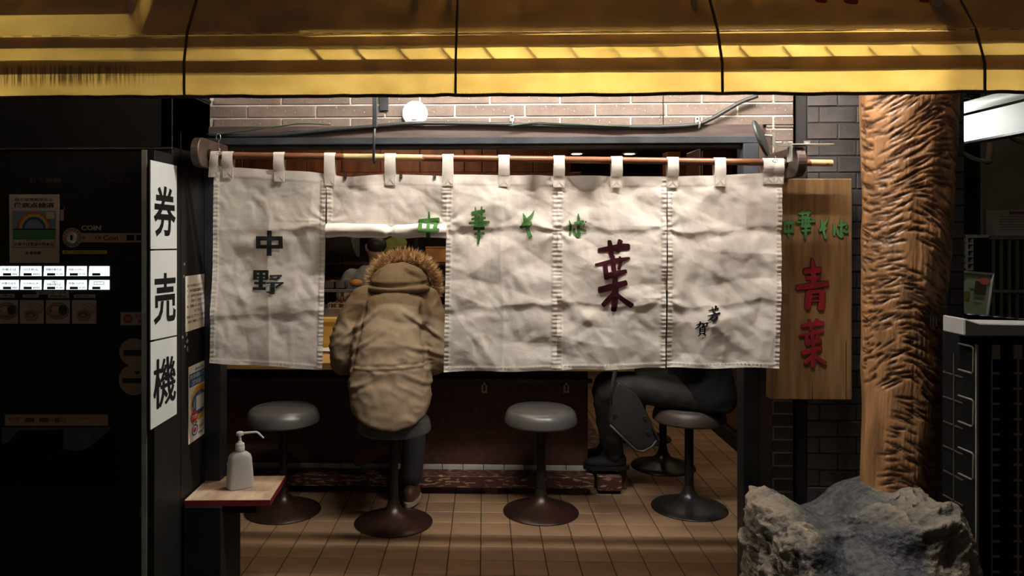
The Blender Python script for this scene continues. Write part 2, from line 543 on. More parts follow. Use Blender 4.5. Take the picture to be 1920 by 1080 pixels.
def stroke_faces(pts, n=6, cap=True, curve=True):
    """brush stroke -> (verts2d, faces)"""
    q = cr_spline(pts, n) if curve else [np.array(p, float) for p in pts]
    v = []; f = []
    m = len(q)
    for i, p in enumerate(q):
        t = q[min(i + 1, m - 1)][:2] - q[max(i - 1, 0)][:2]
        t = t / (np.linalg.norm(t) + 1e-9)
        nrm = np.array([-t[1], t[0]])
        for k in (-0.5, -0.17, 0.17, 0.5):
            v.append(tuple(p[:2] + nrm * k * p[2]))
    for i in range(m - 1):
        for k in range(3):
            f.append((i * 4 + k, i * 4 + k + 1, i * 4 + 5 + k, i * 4 + 4 + k))
    if cap:
        for i, sg in ((0, -1), (m - 1, 1)):
            t = q[min(i + 1, m - 1)][:2] - q[max(i - 1, 0)][:2]
            t = t / (np.linalg.norm(t) + 1e-9) * sg
            p = q[i]; nrm = np.array([-t[1], t[0]])
            b = len(v)
            v += [tuple(p[:2] + nrm * 0.34 * p[2] + t * 0.14 * p[2]), tuple(p[:2] - nrm * 0.30 * p[2] + t * 0.18 * p[2])]
            if sg < 0: f.append((i * 4, i * 4 + 3, b, b + 1))
            else: f.append((i * 4 + 3, i * 4, b + 1, b))
    return v, f


STROKES = {
    # x, y, width in the pixel frame of one enlarged look at each character
    'naka_green': [[(235, 142, 10), (237, 200, 24), (237, 270, 32), (237, 398, 40)], [(135, 238, 40), (235, 232, 44), (335, 225, 48)],
                   [(157, 240, 36), (160, 345, 42)], [(316, 225, 42), (300, 338, 40)], [(142, 333, 34), (240, 333, 38), (340, 328, 36)]],
    'hana_green': [[(700, 97, 10), (703, 140, 14)], [(764, 92, 12), (760, 150, 26)], [(664, 157, 28), (730, 147, 36), (793, 137, 32)],
                   [(703, 160, 22), (706, 215, 22)], [(764, 150, 22), (758, 205, 22)], [(662, 220, 20), (730, 212, 32), (802, 206, 20)],
                   [(637, 260, 24), (735, 254, 30), (838, 249, 28)], [(690, 296, 22), (790, 300, 26)], [(682, 316, 26), (788, 314, 26)],
                   [(700, 215, 18), (704, 310, 22)], [(770, 205, 20), (766, 310, 22)], [(692, 366, 26), (788, 360, 28)],
                   [(733, 180, 24), (736, 300, 28), (735, 400, 28), (727, 466, 24)]],
    'so_green': [[(1178, 162, 10), (1192, 205, 34), (1205, 255, 46)], [(1289, 131, 6), (1258, 190, 32), (1208, 240, 42), (1160, 302, 30)],
                 [(1148, 300, 26), (1200, 278, 44), (1258, 256, 36)], [(1258, 258, 34), (1222, 300, 36), (1232, 345, 36), (1254, 398, 36)]],
    'ba_green': [[(1640, 230, 8), (1652, 290, 26), (1648, 376, 20)], [(1731, 163, 8), (1731, 215, 28), (1732, 290, 30), (1732, 385, 28)],
                 [(1690, 260, 22), (1735, 250, 28), (1782, 243, 28)], [(1806, 238, 12), (1800, 252, 16)], [(1792, 262, 18), (1784, 292, 16)],
                 [(1690, 312, 26), (1688, 345, 26), (1712, 378, 26), (1738, 388, 24), (1750, 355, 18)], [(1742, 318, 24), (1804, 337, 30)]],
    'ha_red': [[(206, 194, 38), (300, 180, 52), (410, 165, 66), (488, 162, 60)], [(306, 104, 34), (318, 180, 50), (328, 258, 42)], [(408, 100, 48), (385, 205, 44)],
               [(175, 326, 22), (265, 310, 36), (370, 288, 46), (490, 265, 24)], [(266, 310, 44), (272, 400, 48), (282, 455, 50)],
               [(342, 240, 30), (340, 300, 44), (347, 380, 46)], [(402, 250, 18), (408, 300, 34), (392, 368, 32)],
               [(262, 432, 50), (360, 412, 60), (462, 384, 34)], [(360, 400, 44), (358, 480, 50), (358, 620, 62), (346, 750, 50)],
               [(210, 560, 60), (340, 525, 62), (462, 490, 50)], [(350, 590, 44), (300, 645, 50), (248, 700, 44)], [(372, 600, 40), (440, 655, 46), (512, 702, 52)]],
    'kanba': [[(1213, 748, 8), (1260, 738, 16), (1306, 728, 20)], [(1250, 714, 8), (1258, 756, 12)], [(1286, 704, 22), (1276, 748, 10)], [(1255, 752, 14), (1272, 776, 24)],
              [(1204, 796, 8), (1262, 782, 16), (1320, 769, 18)], [(1258, 786, 20), (1236, 815, 18), (1203, 839, 6)], [(1270, 786, 22), (1286, 808, 26), (1252, 836, 22), (1236, 822, 6)]],
    'ga': [[(1100, 882, 8), (1140, 866, 16), (1166, 872, 18), (1156, 900, 16)], [(1136, 845, 12), (1132, 880, 16), (1090, 916, 5)], [(1168, 866, 10), (1204, 858, 14)],
           [(1170, 862, 12), (1172, 894, 10)], [(1202, 858, 14), (1190, 892, 12)], [(1172, 890, 10), (1192, 888, 10)], [(1136, 905, 14), (1134, 958, 14)], [(1180, 900, 14), (1178, 956, 14)],
           [(1138, 903, 8), (1180, 899, 8)], [(1138, 921, 8), (1180, 918, 8)], [(1138, 938, 8), (1180, 935, 8)], [(1132, 958, 9), (1184, 952, 9)], [(1144, 958, 12), (1118, 980, 8)], [(1164, 956, 12), (1186, 972, 16)]],
    'ao': [[(201, 364, 6), (206, 415, 24), (208, 500, 26)], [(160, 432, 26), (205, 426, 28), (246, 424, 28)], [(172, 466, 18), (240, 460, 22)], [(122, 514, 22), (200, 504, 28), (280, 492, 26)],
           [(186, 532, 30), (184, 570, 32), (178, 618, 26)], [(250, 530, 28), (250, 575, 30), (244, 622, 32)], [(178, 534, 18), (258, 530, 20)], [(196, 558, 8), (240, 556, 8)], [(196, 580, 8), (240, 578, 8)]],
    # 中野 is cut out of straight bars
    'naka_grey': [[(322, 355, 44), (315, 588, 46)], [(190, 427, 40), (445, 427, 40)], [(212, 409, 43), (212, 521, 43)], [(425, 409, 40), (425, 521, 40)], [(190, 504, 35), (445, 504, 35)]],
    'no_grey': [[(160, 733, 26), (312, 733, 26)], [(179, 722, 36), (179, 808, 38)], [(238, 722, 34), (238, 880, 40)], [(295, 722, 32), (295, 808, 34)], [(160, 772, 20), (312, 772, 20)], [(160, 802, 14), (312, 802, 14)],
                [(172, 840, 22), (286, 838, 22)], [(160, 891, 24), (288, 889, 28)], [(322, 773, 18), (436, 770, 16)], [(424, 768, 20), (392, 800, 24)], [(322, 802, 16), (392, 806, 18)], [(330, 782, 10), (352, 792, 12)],
                [(293, 838, 14), (454, 836, 16)], [(440, 836, 22), (380, 880, 16)], [(352, 838, 42), (350, 940, 44)], [(297, 920, 12), (335, 924, 18)]],
}


def strokes(key, fn, straight=False, n=6, cap=True, grow=0.0):
    """all strokes of a character mapped by fn(x, y, layer) -> Vector"""
    mb = MB()
    for k, st in enumerate(STROKES[key]):
        st = [(x, y, wd + grow) for x, y, wd in st]
        v, f = stroke_faces(st, n, cap and not straight)
        mb.add([fn(x, y, k) for x, y in v], f)
    return mb


_glyph = {}


def text2d(s, bold=0.0):
    """flat polygons of a printed line, height 1 per character, from Blender's own font"""
    key = (s, bold)
    if key in _glyph: return _glyph[key]
    c = bpy.data.curves.new('t', 'FONT'); c.body = s; c.offset = bold; c.resolution_u = 3
    o = bpy.data.objects.new('t', c); COL.objects.link(o)
    dg = bpy.context.evaluated_depsgraph_get()
    me = bpy.data.meshes.new_from_object(o.evaluated_get(dg))
    v = [(p.co.x, p.co.y) for p in me.vertices]; f = [tuple(p.vertices) for p in me.polygons]
    bpy.data.objects.remove(o); bpy.data.curves.remove(c); bpy.data.meshes.remove(me)
    _glyph[key] = (v, f)
    return v, f


def text_on(s, fn, x0, y0, x1, y1, bold=0.0, mb=None):
    """text stretched into the rectangle x0..x1, y0(top)..y1(bottom) of surface map fn(x, y)"""
    v, f = text2d(s, bold)
    mb = mb or MB()
    if not v: return mb
    a = np.array(v); lo = a.min(0); hi = a.max(0); sz = np.maximum(hi - lo, 1e-6)
    mb.add([fn(x0 + (x1 - x0) * (p[0] - lo[0]) / sz[0], y1 + (y0 - y1) * (p[1] - lo[1]) / sz[1]) for p in v], f)
    return mb


def rect_on(fn, x0, y0, x1, y1, mb=None):
    mb = mb or MB()
    return mb.add([fn(x0, y0), fn(x1, y0), fn(x1, y1), fn(x0, y1)], [(0, 1, 2, 3)])


def slab(mb, corners, off):
    return mb.prism(corners, off)


_flat = {}


def flat(rgb, rough=0.6):
    k = tuple(rgb)
    if k not in _flat: _flat[k] = mat('print_%d' % len(_flat), rgb, rough, var=0.06)
    return _flat[k]

# ================================================================== THE SETTING
def struct(name, mb_or_me, m, label=None, **kw):
    me = mb_or_me.mesh(name, **kw) if isinstance(mb_or_me, MB) else mb_or_me
    o = link(name, me, m)
    o['kind'] = 'structure'
    if label: o['label'] = label
    return o


FY = 3.35                     # the shop front
LX = -1.218                   # right face of the black partition beside the ticket machine
YF = 3.39

# street outside, in front of the shop
struct('ground', MB().box((-6, -3, -0.12), (6, 3.3, -0.02)).box((1.95, 3.3, -0.12), (6, 9, -0.02)), M['ground'], 'dark street paving in front of the shop')

# interior floor: square tiles, 152 mm pitch
TP = 0.152
ty0 = 2188 / 615.0
tx0 = PZ(901, 1050, 0).x
fl = struct('floor', MB().box((-1.75, 3.1, -0.12), (1.95, 9.0, -0.005)), M['grout'], 'brown tiled shop floor')
tile_me = MB().box((-0.0735, -0.0745, -0.006), (0.0735, 0.0745, 0.0)).mesh('tile', bevel=0.0012)
tile_me.materials.append(M['tile'])
cand = []
for i in range(-13, 14):
    for j in range(-4, 35):
        x = tx0 + (i + 0.5) * TP; y = ty0 + (j + 0.5) * TP
        if x < -1.72 or x > 1.9 or y < 3.15 or y > 8.9: continue
        px = 908 + (x) * 1430 / y; py = 435 + 2188 / y
        seen = 395 < px < 1400 and py < 1095 and not (y > 4.65 and x < 0.62)
        cand.append(((0 if seen else 1), y, x))
cand.sort()
rest = MB()
for n, (a, y, x) in enumerate(cand):
    if n < 295:
        o = link('floor_tile', tile_me, None, fl); o.location = (x, y, 0)
    else:
        rest.box((x - 0.0735, y - 0.0745, -0.006), (x + 0.0735, y + 0.0745, 0))
o = rest.build('tiles_beyond', M['tile'], fl, normals=False); o['kind'] = 'stuff'


# brickwork --------------------------------------------------------
_bk = {}


def bricks(root, name, m, x0, x1, z0, z1, Y, bw, bh, joint, px0, pz0, proud, half=0.5, hole=None):
    j0 = int(math.floor((z0 - pz0) / bh)); j1 = int(math.ceil((z1 - pz0) / bh))
    n = 0
    for j in range(j0, j1):
        off = px0 + (half * bw if j % 2 else 0)
        i0 = int(math.floor((x0 - off) / bw)) - 1
        for i in range(i0, i0 + int((x1 - x0) / bw) + 4):
            a = max(x0, off + i * bw + joint / 2); b = min(x1, off + (i + 1) * bw - joint / 2)
            c = max(z0, pz0 + j * bh + joint / 2); d = min(z1, pz0 + (j + 1) * bh - joint / 2)
            if b - a < 0.012 or d - c < 0.008: continue
            if hole and a < hole[1] and b > hole[0] and c < hole[3] and d > hole[2]: continue
            k = (round((b - a) * 500), round((d - c) * 500), name, m.name)
            if k not in _bk:
                me = MB().box((-(b - a) / 2, 0, -(d - c) / 2), ((b - a) / 2, 0.02, (d - c) / 2)).mesh(name, bevel=0.0015)
                me.materials.append(m); _bk[k] = me
            o = link(name, _bk[k], None, root)
            o.location = ((a + b) / 2, Y - proud + random.uniform(-0.0012, 0.0012), (c + d) / 2)
            n += 1
    return n


JX = P(1437, 500, FY).x                       # left edge of the brick strip beside the door
BX1 = P(1506, 500, FY).x
zl = P(950, 236, FY).z                        # underside of the bricks over the door
wb = MB().box((LX - 0.02, FY, zl), (BX1, FY + 0.15, 2.62)).box((JX, FY, -0.05), (BX1, FY + 0.15, zl))
wf = struct('wall_front', wb, M['mortar'], 'brown brick wall with pale joints above and beside the shop door')
bz = P(950, 219.5, FY).z
bx = P(853, 207, FY).x
bricks(wf, 'brick', M['brick'], LX, BX1, zl, 2.6, FY, 0.307, 0.0562, 0.008, bx, bz, 0.004)
bricks(wf, 'brick', M['brick'], JX, BX1, 0.0, zl - 0.004, FY, 0.307, 0.0562, 0.008, bx, bz, 0.004)
ej = P(1243, 210, FY).x
MB().box((ej - 0.002, FY - 0.006, zl), (ej + 0.002, FY, 2.6)).build('expansion_joint', M['black'], wf)

# dark glazed brick pilaster
PYF = 3.20
px0_, px1_ = P(1514, 400, PYF).x, 1.97
wp = struct('wall_pilaster', MB().box((px0_, PYF, -0.05), (px1_, PYF + 0.3, 2.7)), M['dmortar'], 'dark brown glazed brick pilaster behind the wooden post')
bricks(wp, 'brick', M['dbrick'], px0_, px1_, 0, 2.6, PYF, 0.151, 0.0683, 0.007, P(1536, 250, PYF).x, P(1536, 231, PYF).z, 0.003)
gp = struct('trim_1', MB().box((BX1, FY - 0.03, 0), (px0_, FY + 0.1, 2.6)), M['brownwood'], 'narrow dark strip between brown brick and pilaster')

# door surround: wooden lintel, steel frame, wooden jamb
z_a, z_b = P(900, 234, 3.31).z, P(900, 257, 3.30).z
tr = MB().box((LX, 3.327, z_b), (P(1436, 250, 3.3).x, FY + 0.02, z_a))
struct('trim_2', tr, M['lintel'], 'purplish brown wooden lintel strip under the bricks', bevel=0.003)
z_c, z_d = P(900, 257.5, 3.29).z, P(900, 271, 3.29).z
sx0, sx1 = P(1392, 500, 3.29).x, P(1421, 500, 3.29).x
fr = MB().box((LX, 3.275, z_d), (sx1, 3.36, z_c)).box((sx0, 3.275, 0), (sx1, 3.36, z_d)).box((LX, 3.275, 0), (-1.145, 3.36, z_d))
fr.box((-1.145, 3.30, z_d - 0.016), (sx0, 3.35, z_d))
struct('door_1', fr, M['steel'], 'blue-black steel door frame of the shop opening', bevel=0.003)
struct('trim_3', MB().box((sx1, 3.28, 0), (JX, 3.37, z_b)), M['brownwood'], 'reddish brown wooden jamb beside the steel frame', bevel=0.002)

# black partition beside the ticket machine
pz1 = P(282, 281, 2.78).z
pt = MB().box((LX - 0.045, 2.78, 0), (LX, 3.352, pz1)).box((LX - 0.045, 2.94, pz1), (LX, 3.352, 2.10))
pl = struct('wall_partition', pt, M['panel'], 'black partition panel carrying the signs beside the ticket machine', bevel=0.0015)
MB().box((LX - 0.047, 2.776, 0), (LX - 0.028, 2.781, pz1)).build('edge_strip', M['galv'], pl)
MB().box((LX - 0.001, 3.02, 0), (LX + 0.0015, 3.025, pz1 + 0.1)).build('panel_seam', M['black'], pl)
MB().box((LX - 0.05, 2.935, 2.10), (LX + 0.004, 3.352, 2.115)).build('cap_strip', M['black'], pl)
# worn patches where stickers were torn off
pm = MB()
for (px, py, r) in ((346, 495, 3), (345, 518, 4), (349, 588, 4), (343, 632, 4), (351, 640, 6), (352, 655, 5), (347, 650, 3), (350, 627, 4)):
    c = PX(px, py, LX + 0.0006)
    q = [c + Vector((0, math.cos(t) * 0.008 * r / 4 * random.uniform(.5, 1.4), math.sin(t) * 0.008 * r / 4 * random.uniform(.6, 1.6))) for t in np.arange(0, 6.28, 0.7)]
    pm.add(q, [tuple(range(len(q)))])
pm.build('torn_sticker_residue', flat((0.25, 0.24, 0.22)), pl)

# header box over the ticket machine and the alcove behind it
hz0 = P(200, 277, 2.94).z
hb = MB().box((-2.6, 2.94, hz0), (LX - 0.0, 3.35, 2.095))
hd = struct('trim_4', hb, M['black'], 'black header box above the ticket machine', bevel=0.003)
MB().box((-2.6, 2.932, hz0 - 0.006), (LX, 2.96, hz0)).build('bottom_lip', M['brownwood'], hd)
struct('wall_left', MB().box((-2.7, 3.35, -0.05), (LX, 3.5, 2.7)), M['black'], 'dark wall behind the ticket machine')

# interior shell
ib = MB().box((-1.75, 9.0, -0.05), (1.95, 9.1, 2.4))
struct('wall_back', ib, M['dwood'], 'dark wooden back wall deep in the shop')
struct('wall_inner_left', MB().box((-1.85, 3.5, -0.05), (-1.75, 9.1, 2.4)), M['dwood'], 'dark wall at the kitchen end')
wr = struct('wall_right', MB().box((1.80, 3.50, -0.05), (1.95, 9.1, 2.4)), M['dwood'], 'dark wood panelled wall along the aisle')
for k in range(9):
    y = 3.55 + k * 0.6
    MB().box((1.785, y, 0.12), (1.80, y + 0.57, 2.2)).build('panel_board', M['dwood'], wr, bevel=0.003)
    MB().box((1.765, y + 0.57, 0.0), (1.80, y + 0.60, 2.2)).build('batten', M['dwood'], wr)
struct('baseboard_right', MB().box((1.755, 3.5, 0), (1.80, 9.0, 0.10)), M['black'], 'black baseboard along the aisle wall')
struct('ceiling', MB().box((-1.85, 3.36, 2.25), (1.95, 9.1, 2.4)), M['ceil'], 'dark brown ceiling of the shop')
struct('wall_door_reveal', MB().box((sx1, 3.36, -0.05), (1.95, 3.5, 2.4)).box((-1.85, 3.5, z_a), (-1.75, 3.6, 2.4)).box((-1.75, 3.37, z_a + .02), (sx1, 3.5, 2.4)), M['dwood'], 'inner side of the shop front wall')

# wooden drop wall above the counter
hdx1 = P(1071, 300, 4.2).x
dw = struct('wall_header', MB().box((-1.75, 4.22, 1.80), (hdx1, 4.30, 2.25)), M['dwood'], 'reddish wooden drop wall over the counter')
xs = [-1.75, P(455, 300, 4.2).x, P(514, 300, 4.2).x, P(574, 300, 4.2).x, P(640, 300, 4.2).x, P(713, 300, 4.2).x, P(787, 300, 4.2).x, P(871, 300, 4.2).x, P(904, 300, 4.2).x, P(933, 300, 4.2).x, P(1000, 300, 4.2).x, hdx1]
for a, b in zip(xs[:-1], xs[1:]):
    MB().box((a + 0.002, 4.205, 1.86), (b - 0.002, 4.22, 2.25)).build('plank', M['header'], dw, bevel=0.002)
MB().box((-1.75, 4.19, 1.80), (P(1090, 320, 4.2).x, 4.22, 1.858)).build('rail_board', M['header'], dw, bevel=0.003)

# ================================================================== COUNTER
CZ = 0.808
cxr = 0.62
ct = thing('counter', 'dark ramen counter with brown wooden top running across the shop', 'counter', (-0.5, 4.6, 0))
cm = MB().box((-1.75, 4.19, CZ - 0.04), (cxr + 0.2, 4.72, CZ)).box((0.12, 4.72, CZ - 0.04), (cxr + 0.2, 8.4, CZ))
cm.build('worktop', M['counter'], ct, bevel=0.003)
MB().box((-1.75, 4.60, 0.13), (cxr, 4.68, CZ - 0.04)).build('front_panel', M['cpanel'], ct)
MB().box((cxr - 0.06, 4.68, 0.13), (cxr, 8.4, CZ - 0.04)).build('side_panel', M['cpanel'], ct)
x = -1.74
wt = MB().box((-0.06, 0, 0.0), (0.06, 0.01, 0.045)).mesh('skirting_tile', bevel=0.001); wt.materials.append(M['whitetile'])
while x < cxr - 0.06:
    o = link('skirting_tile', wt, None, ct); o.location = (x + 0.06 , 4.592, 0.083); x += 0.124
MB().box((-1.75, 4.61, 0.0), (cxr, 4.68, 0.13)).box((cxr - 0.05, 4.68, 0), (cxr - 0.01, 8.4, 0.13)).build('plinth', M['black'], ct)
rz = P(700, 712, 4.54).z
MB().box((-1.74, 4.53, rz - 0.012), (P(1110, 712, 4.54).x, 4.56, rz + 0.012)).build('shelf_rail', M['brownwood'], ct, bevel=0.003)
MB().box((-1.74, 4.56, rz - 0.01), (P(1105, 712, 4.54).x, 4.60, rz)).build('under_shelf', M['black'], ct)
for px in (908, 1062):
    b = MB()
    c = P(px, 727, 4.525)
    for (a, d) in (((-0.016, -0.022), (-0.007, 0.03)), ((0.007, -0.022), (0.016, 0.03)), ((-0.016, 0.018), (0.016, 0.03)), ((-0.016, -0.030), (0.016, -0.020))):
        b.box((c.x + a[0], c.y - 0.003, c.z + a[1]), (c.x + d[0], c.y + 0.003, c.z + d[1]))
    b.build('slotted_bracket', flat((0.42, 0.38, 0.30)), ct, label='pale slotted metal bracket')
rz0, rz1 = CZ, P(620, 603, 4.7).z
MB().box((-1.75, 4.68, rz0), (0.2, 4.72, rz1)).build('riser', M['riser'], ct)
MB().box((-1.75, 4.66, rz1), (0.2, 5.02, rz1 + 0.025)).build('raised_shelf', M['riser'], ct, bevel=0.003)
MB().box((-1.75, 4.74, rz1 + 0.025), (0.2, 4.76, rz1 + 0.075)).build('steel_upstand', M['stainless'], ct)

# footrest boards
ft = thing('footrest', 'chipped dark red wooden footrest board under the counter', 'footrest', (-0.4, 4.45, 0))
fx1 = P(1115, 905, 4.42).x
MB().box((-1.74, 4.42, 0.046), (fx1, 4.55, 0.114)).build('board', M['footrest'], ft, bevel=0.004)
for k, xx in enumerate((-1.5, -0.7, 0.0, fx1 - 0.15)):
    MB().box((xx, 4.45, 0.0), (xx + 0.08, 4.53, 0.046)).build('foot_block', M['cpanel'], ft)
ft2 = thing('footrest', 'dark red end block of the footrest along the aisle seats', 'footrest', (0.78, 5.4, 0))
MB().box((0.66, 4.46, 0.02), (0.80, 7.5, 0.11)).build('board', M['footrest'], ft2, bevel=0.006)
MB().box((0.67, 4.50, 0.0), (0.79, 4.60, 0.02)).build('foot_block', M['cpanel'], ft2)
MB().box((0.80, 4.56, 0.0), (0.845, 4.66, 0.135)).build('end_block', M['cpanel'], ft2, bevel=0.004)

# ================================================================== STOOLS
SH = 0.568


def stool(x, y, label, mbase, mseat, cat='stool'):
    t = thing('bar_stool', label, cat, (x, y, 0), group='round stools at the counter', local=True)
    R = 0.198
    prof = [(0.0001, 0.03), (0.02, 0.03)]
    base = [(0.203, 0.0), (0.206, 0.006), (0.2, 0.012), (0.16, 0.024), (0.10, 0.043), (0.055, 0.065), (0.034, 0.095), (0.028, 0.12), (0.026, 0.13)]
    MB().lathe(base, n=56).build('base', mbase, t, smooth='auto')
    MB().lathe([(0.024, 0.12), (0.024, SH - 0.10)], n=20).build('pole', M['darkmetal'], t, smooth='auto')
    MB().lathe([(0.024, SH - 0.10), (0.11, SH - 0.086), (0.17, SH - 0.082)], n=32).build('seat_plate', M['darkmetal'], t, smooth='auto')
    z = SH
    seat = [(0.17, z - 0.082), (0.188, z - 0.083), (0.197, z - 0.074), (0.198, z - 0.062), (0.193, z - 0.035), (0.184, z - 0.016), (0.172, z - 0.005), (0.164, z - 0.002)]
    sd = MB().lathe(seat + [(0.1625, z - 0.010), (0.158, z - 0.008), (0.155, z - 0.001), (0.15, z + 0.001), (0.09, z + 0.004), (0.0005, z + 0.005)], n=64).build('seat', mseat, t, smooth='auto')
    ring = [(0.1615 * math.cos(a), 0.1615 * math.sin(a), z - 0.0035) for a in np.linspace(0, 2 * math.pi, 65)]
    MB().tube(ring, 0.0042, 8, caps=False).build('piping', mseat, sd, smooth=True)
    return t


def at_floor(px, py):
    return PZ(px, py, 0)


c = at_floor(531, 958); stool(c.x, c.y, 'grey topped stool behind the small table with the sanitiser bottle', M['base'], M['vinyl'])
S2 = at_floor(738, 980); stool(S2.x, S2.y, 'grey topped stool under the person in the khaki parka', M['base'], M['vinyl'])
c = at_floor(1014, 960); stool(c.x, c.y, 'empty grey topped stool with dark rusty base in the middle of the opening', M['base'], M['vinyl'])
M['vinyl_dark'] = mat('dark_vinyl', (0.045, 0.035, 0.03), 0.5)
S4 = at_floor(1292, 953); stool(S4.x, S4.y, 'dark topped stool with shiny base under the black-clothed person', M['base2'], M['vinyl_dark'])
c = at_floor(1243, 875); stool(c.x, c.y, 'stool just behind the black-clothed person on the aisle', M['base2'], M['vinyl_dark'])
c = at_floor(1205, 822); stool(c.x, c.y, 'farthest stool, only a slice of its base seen beyond the black bag', M['base2'], M['vinyl_dark'])

# ================================================================== ROD AND ITS BRACKETS
RY = 3.05
ra, rb = P(398, 291, RY), P(1560, 306, RY)
RR = 0.0137


def rod_z(x):
    return ra.z + (rb.z - ra.z) * (x - ra.x) / (rb.x - ra.x)


rod = thing('curtain_rod', 'brown lacquered wooden rod, worn bare in places, carrying the shop curtain', 'rod', tuple((ra + rb) / 2))
M['rod'] = worn_rod()
a_ = ra + (ra - rb).normalized() * 0.06
MB().tube([a_ + (rb - a_) * (i / 12) for i in range(13)], RR, 20).build('pole', M['rod'], rod, smooth='auto')


def arm(name_label, x0, x1, zc, y_front, y_back):
    t = thing('rod_bracket', name_label, 'bracket', ((x0 + x1) / 2, y_back, zc))
    r = 0.058
    prof = []
    for a in np.linspace(-math.pi / 2, math.pi / 2, 15):
        prof.append((x0, y_front + r - math.cos(a) * r, zc + math.sin(a) * r))
    prof += [(x0, y_back, zc + r), (x0, y_back, zc - r)]
    MB().prism(prof, (x1 - x0, 0, 0)).build('arm', M['brownwood'], t, bevel=0.003)
    MB().lathe([(0.024, 0), (0.024, 0.004), (0.017, 0.005)], (x1 if x0 < 0 else x0 - 0.004, RY, rod_z(x0)), 20, Matrix.Rotation(math.pi / 2, 4, 'Y')).build('collar', M['black'], t, smooth='auto')
    return t


bl0 = P(358, 300, 2.93).x
arm('rounded dark wooden bracket holding the rod end beside the black partition', bl0 - 0.004, bl0 + 0.028, rod_z(-1.1) + 0.005, 2.93, 3.275)
br0 = P(1497, 300, 2.93).x
arm('rounded dark wooden bracket holding the rod end above the wooden signboard', br0, br0 + 0.034, rod_z(1.2) - 0.004, 2.93, 3.345)

# iron hook that carries the middle of the rod
hk = thing('hook_bracket', 'thin iron hook hanging from the brick wall to the rod', 'hook', tuple(P(712, 200, 3.33)))
hx = P(705, 230, 3.05).x
pz = P(718, 195, 3.33)
MB().box((P(712, 195, 3.34).x, 3.335, P(712, 208, 3.34).z), (P(728, 195, 3.34).x, 3.349, P(712, 170, 3.34).z)).build('wall_plate', M['steel'], hk, bevel=0.002)
MB().tube([(pz.x, 3.34, pz.z + 0.05), (hx + 0.01, 3.15, pz.z + 0.06), (hx, 3.04, pz.z + 0.06)], 0.007, 8).build('arm', M['steel'], hk, smooth=True)
MB().box((hx - 0.009, 3.012, P(705, 240, 3.03).z), (hx + 0.009, 3.026, pz.z + 0.07)).build('flat_bar', M['steel'], hk, bevel=0.002)
hz = rod_z(hx)
hp = [(hx, 3.02, P(705, 236, 3.03).z), (hx - 0.004, 3.02, hz + 0.06), (hx - 0.006, 3.026, hz - 0.005)]
for a in np.linspace(0, math.pi, 8):
    hp.append((hx - 0.006, RY - math.cos(a) * 0.022, hz - 0.008 - math.sin(a) * 0.014))
hp.append((hx - 0.006, RY + 0.022, hz + 0.02))
MB().tube(hp, 0.0055, 8).build('hook', M['steel'], hk, smooth=True)

# ================================================================== THE NOREN
NY = RY - 0.004


def crumple(x, y, seed, n=9, amp=1.0, size=0.22):
    """crisp creases like those of folded cotton"""
    r = random.Random(seed)
    h = 0
    for k in range(n):
        a = r.uniform(0, math.pi); c, s = math.cos(a), math.sin(a)
        wl = size * r.uniform(0.5, 1.5)
        u = (x * c + y * s) / wl + 0.55 * vn(x / (size * 1.3) + k * 7, y / (size * 1.3), seed + k) + r.random()
        t = np.abs((u % 1.0) - 0.5) * 2
        m = sstep(0.05, 0.6, vn(x / (size * 0.8), y / (size * 0.8) + k * 3.3, seed + 50 + k))
        h = h + (t - 0.5) * m * wl
    return h * amp


def noren_h(px, py, k):
    """forward bulge (m) of curtain cloth at photograph pixel; k = panel"""
    x = px * 0.00215; y = py * 0.00215
    down = np.clip((py - 330) / 360, 0, 1)
    h = 0.010 * vn(px / 150.0, py / 260.0, 3) + 0.0024 * vn(px / 60.0, py / 110.0, 5) + 0.0009 * vn(px / 26.0, py / 22.0, 8) + 0.0004 * vn(px / 11.0, py / 9.0, 9)
    h = h + 0.030 * crumple(x, y, 11 + 5 * k, 8, 1.0, 0.30) + 0.020 * crumple(x, y, 90 + 7 * k, 9, 1.0, 0.11) + 0.007 * crumple(x, y, 300 + 7 * k, 7, 1.0, 0.055)
    # the two fold lines pressed across the whole cloth
    for fy, am, dr in ((428, 0.0042, 0.004), (577, 0.0040, -0.02)):
        yy = fy + 7 * vn(px / 90.0, px * 0 + k, 21) + 3 * vn(px / 25.0, px * 0 + k, 22) + dr * (px - 900)
        d = (py - yy)
        h = h + am * np.exp(-np.abs(d) / np.where(d < 0, 20.0, 9.0)) * (0.7 + 0.5 * vn(px / 70.0, px * 0 + fy, 23))
        h = h - 0.0018 * np.exp(-((d - 9) / 9.0) ** 2)
    # pressed vertical fold in the middle of each width
    mid = [508, 725, 940, 1147, 1358][k]
    d = px - mid - 10 * vn(py / 120.0, py * 0 + k, 31)
    h = h + 0.0045 * np.exp(-np.abs(d) / 12.0) * sstep(0.05, 0.3, down)
    # drag folds that fan from the gathered ends of the slit seams
    for sx_, sy_ in ((612, 415), (838, 420), (1046, 432), (1250, 425), (1250, 560)):
        dx = px - sx_; dy = py - sy_
        rr = np.hypot(dx, dy); th = np.arctan2(dy, dx)
        h = h + 0.0026 * np.sin(th * 7 + 1.3 * k + 0.8 * np.sin(2.3 * th + k)) * np.exp(-rr / 42.0) * sstep(3, 20, rr)
    # slack between the loops at the top, hem at the bottom
    return h * sstep(-0.02, 0.10, down + 0.02)


TABS = [(428, 0), (524, 0), (619, 0), (732, 1), (840, 1), (945, 2), (1048, 2), (1156, 3), (1261, 3), (1349, 4), (1440, 4)]


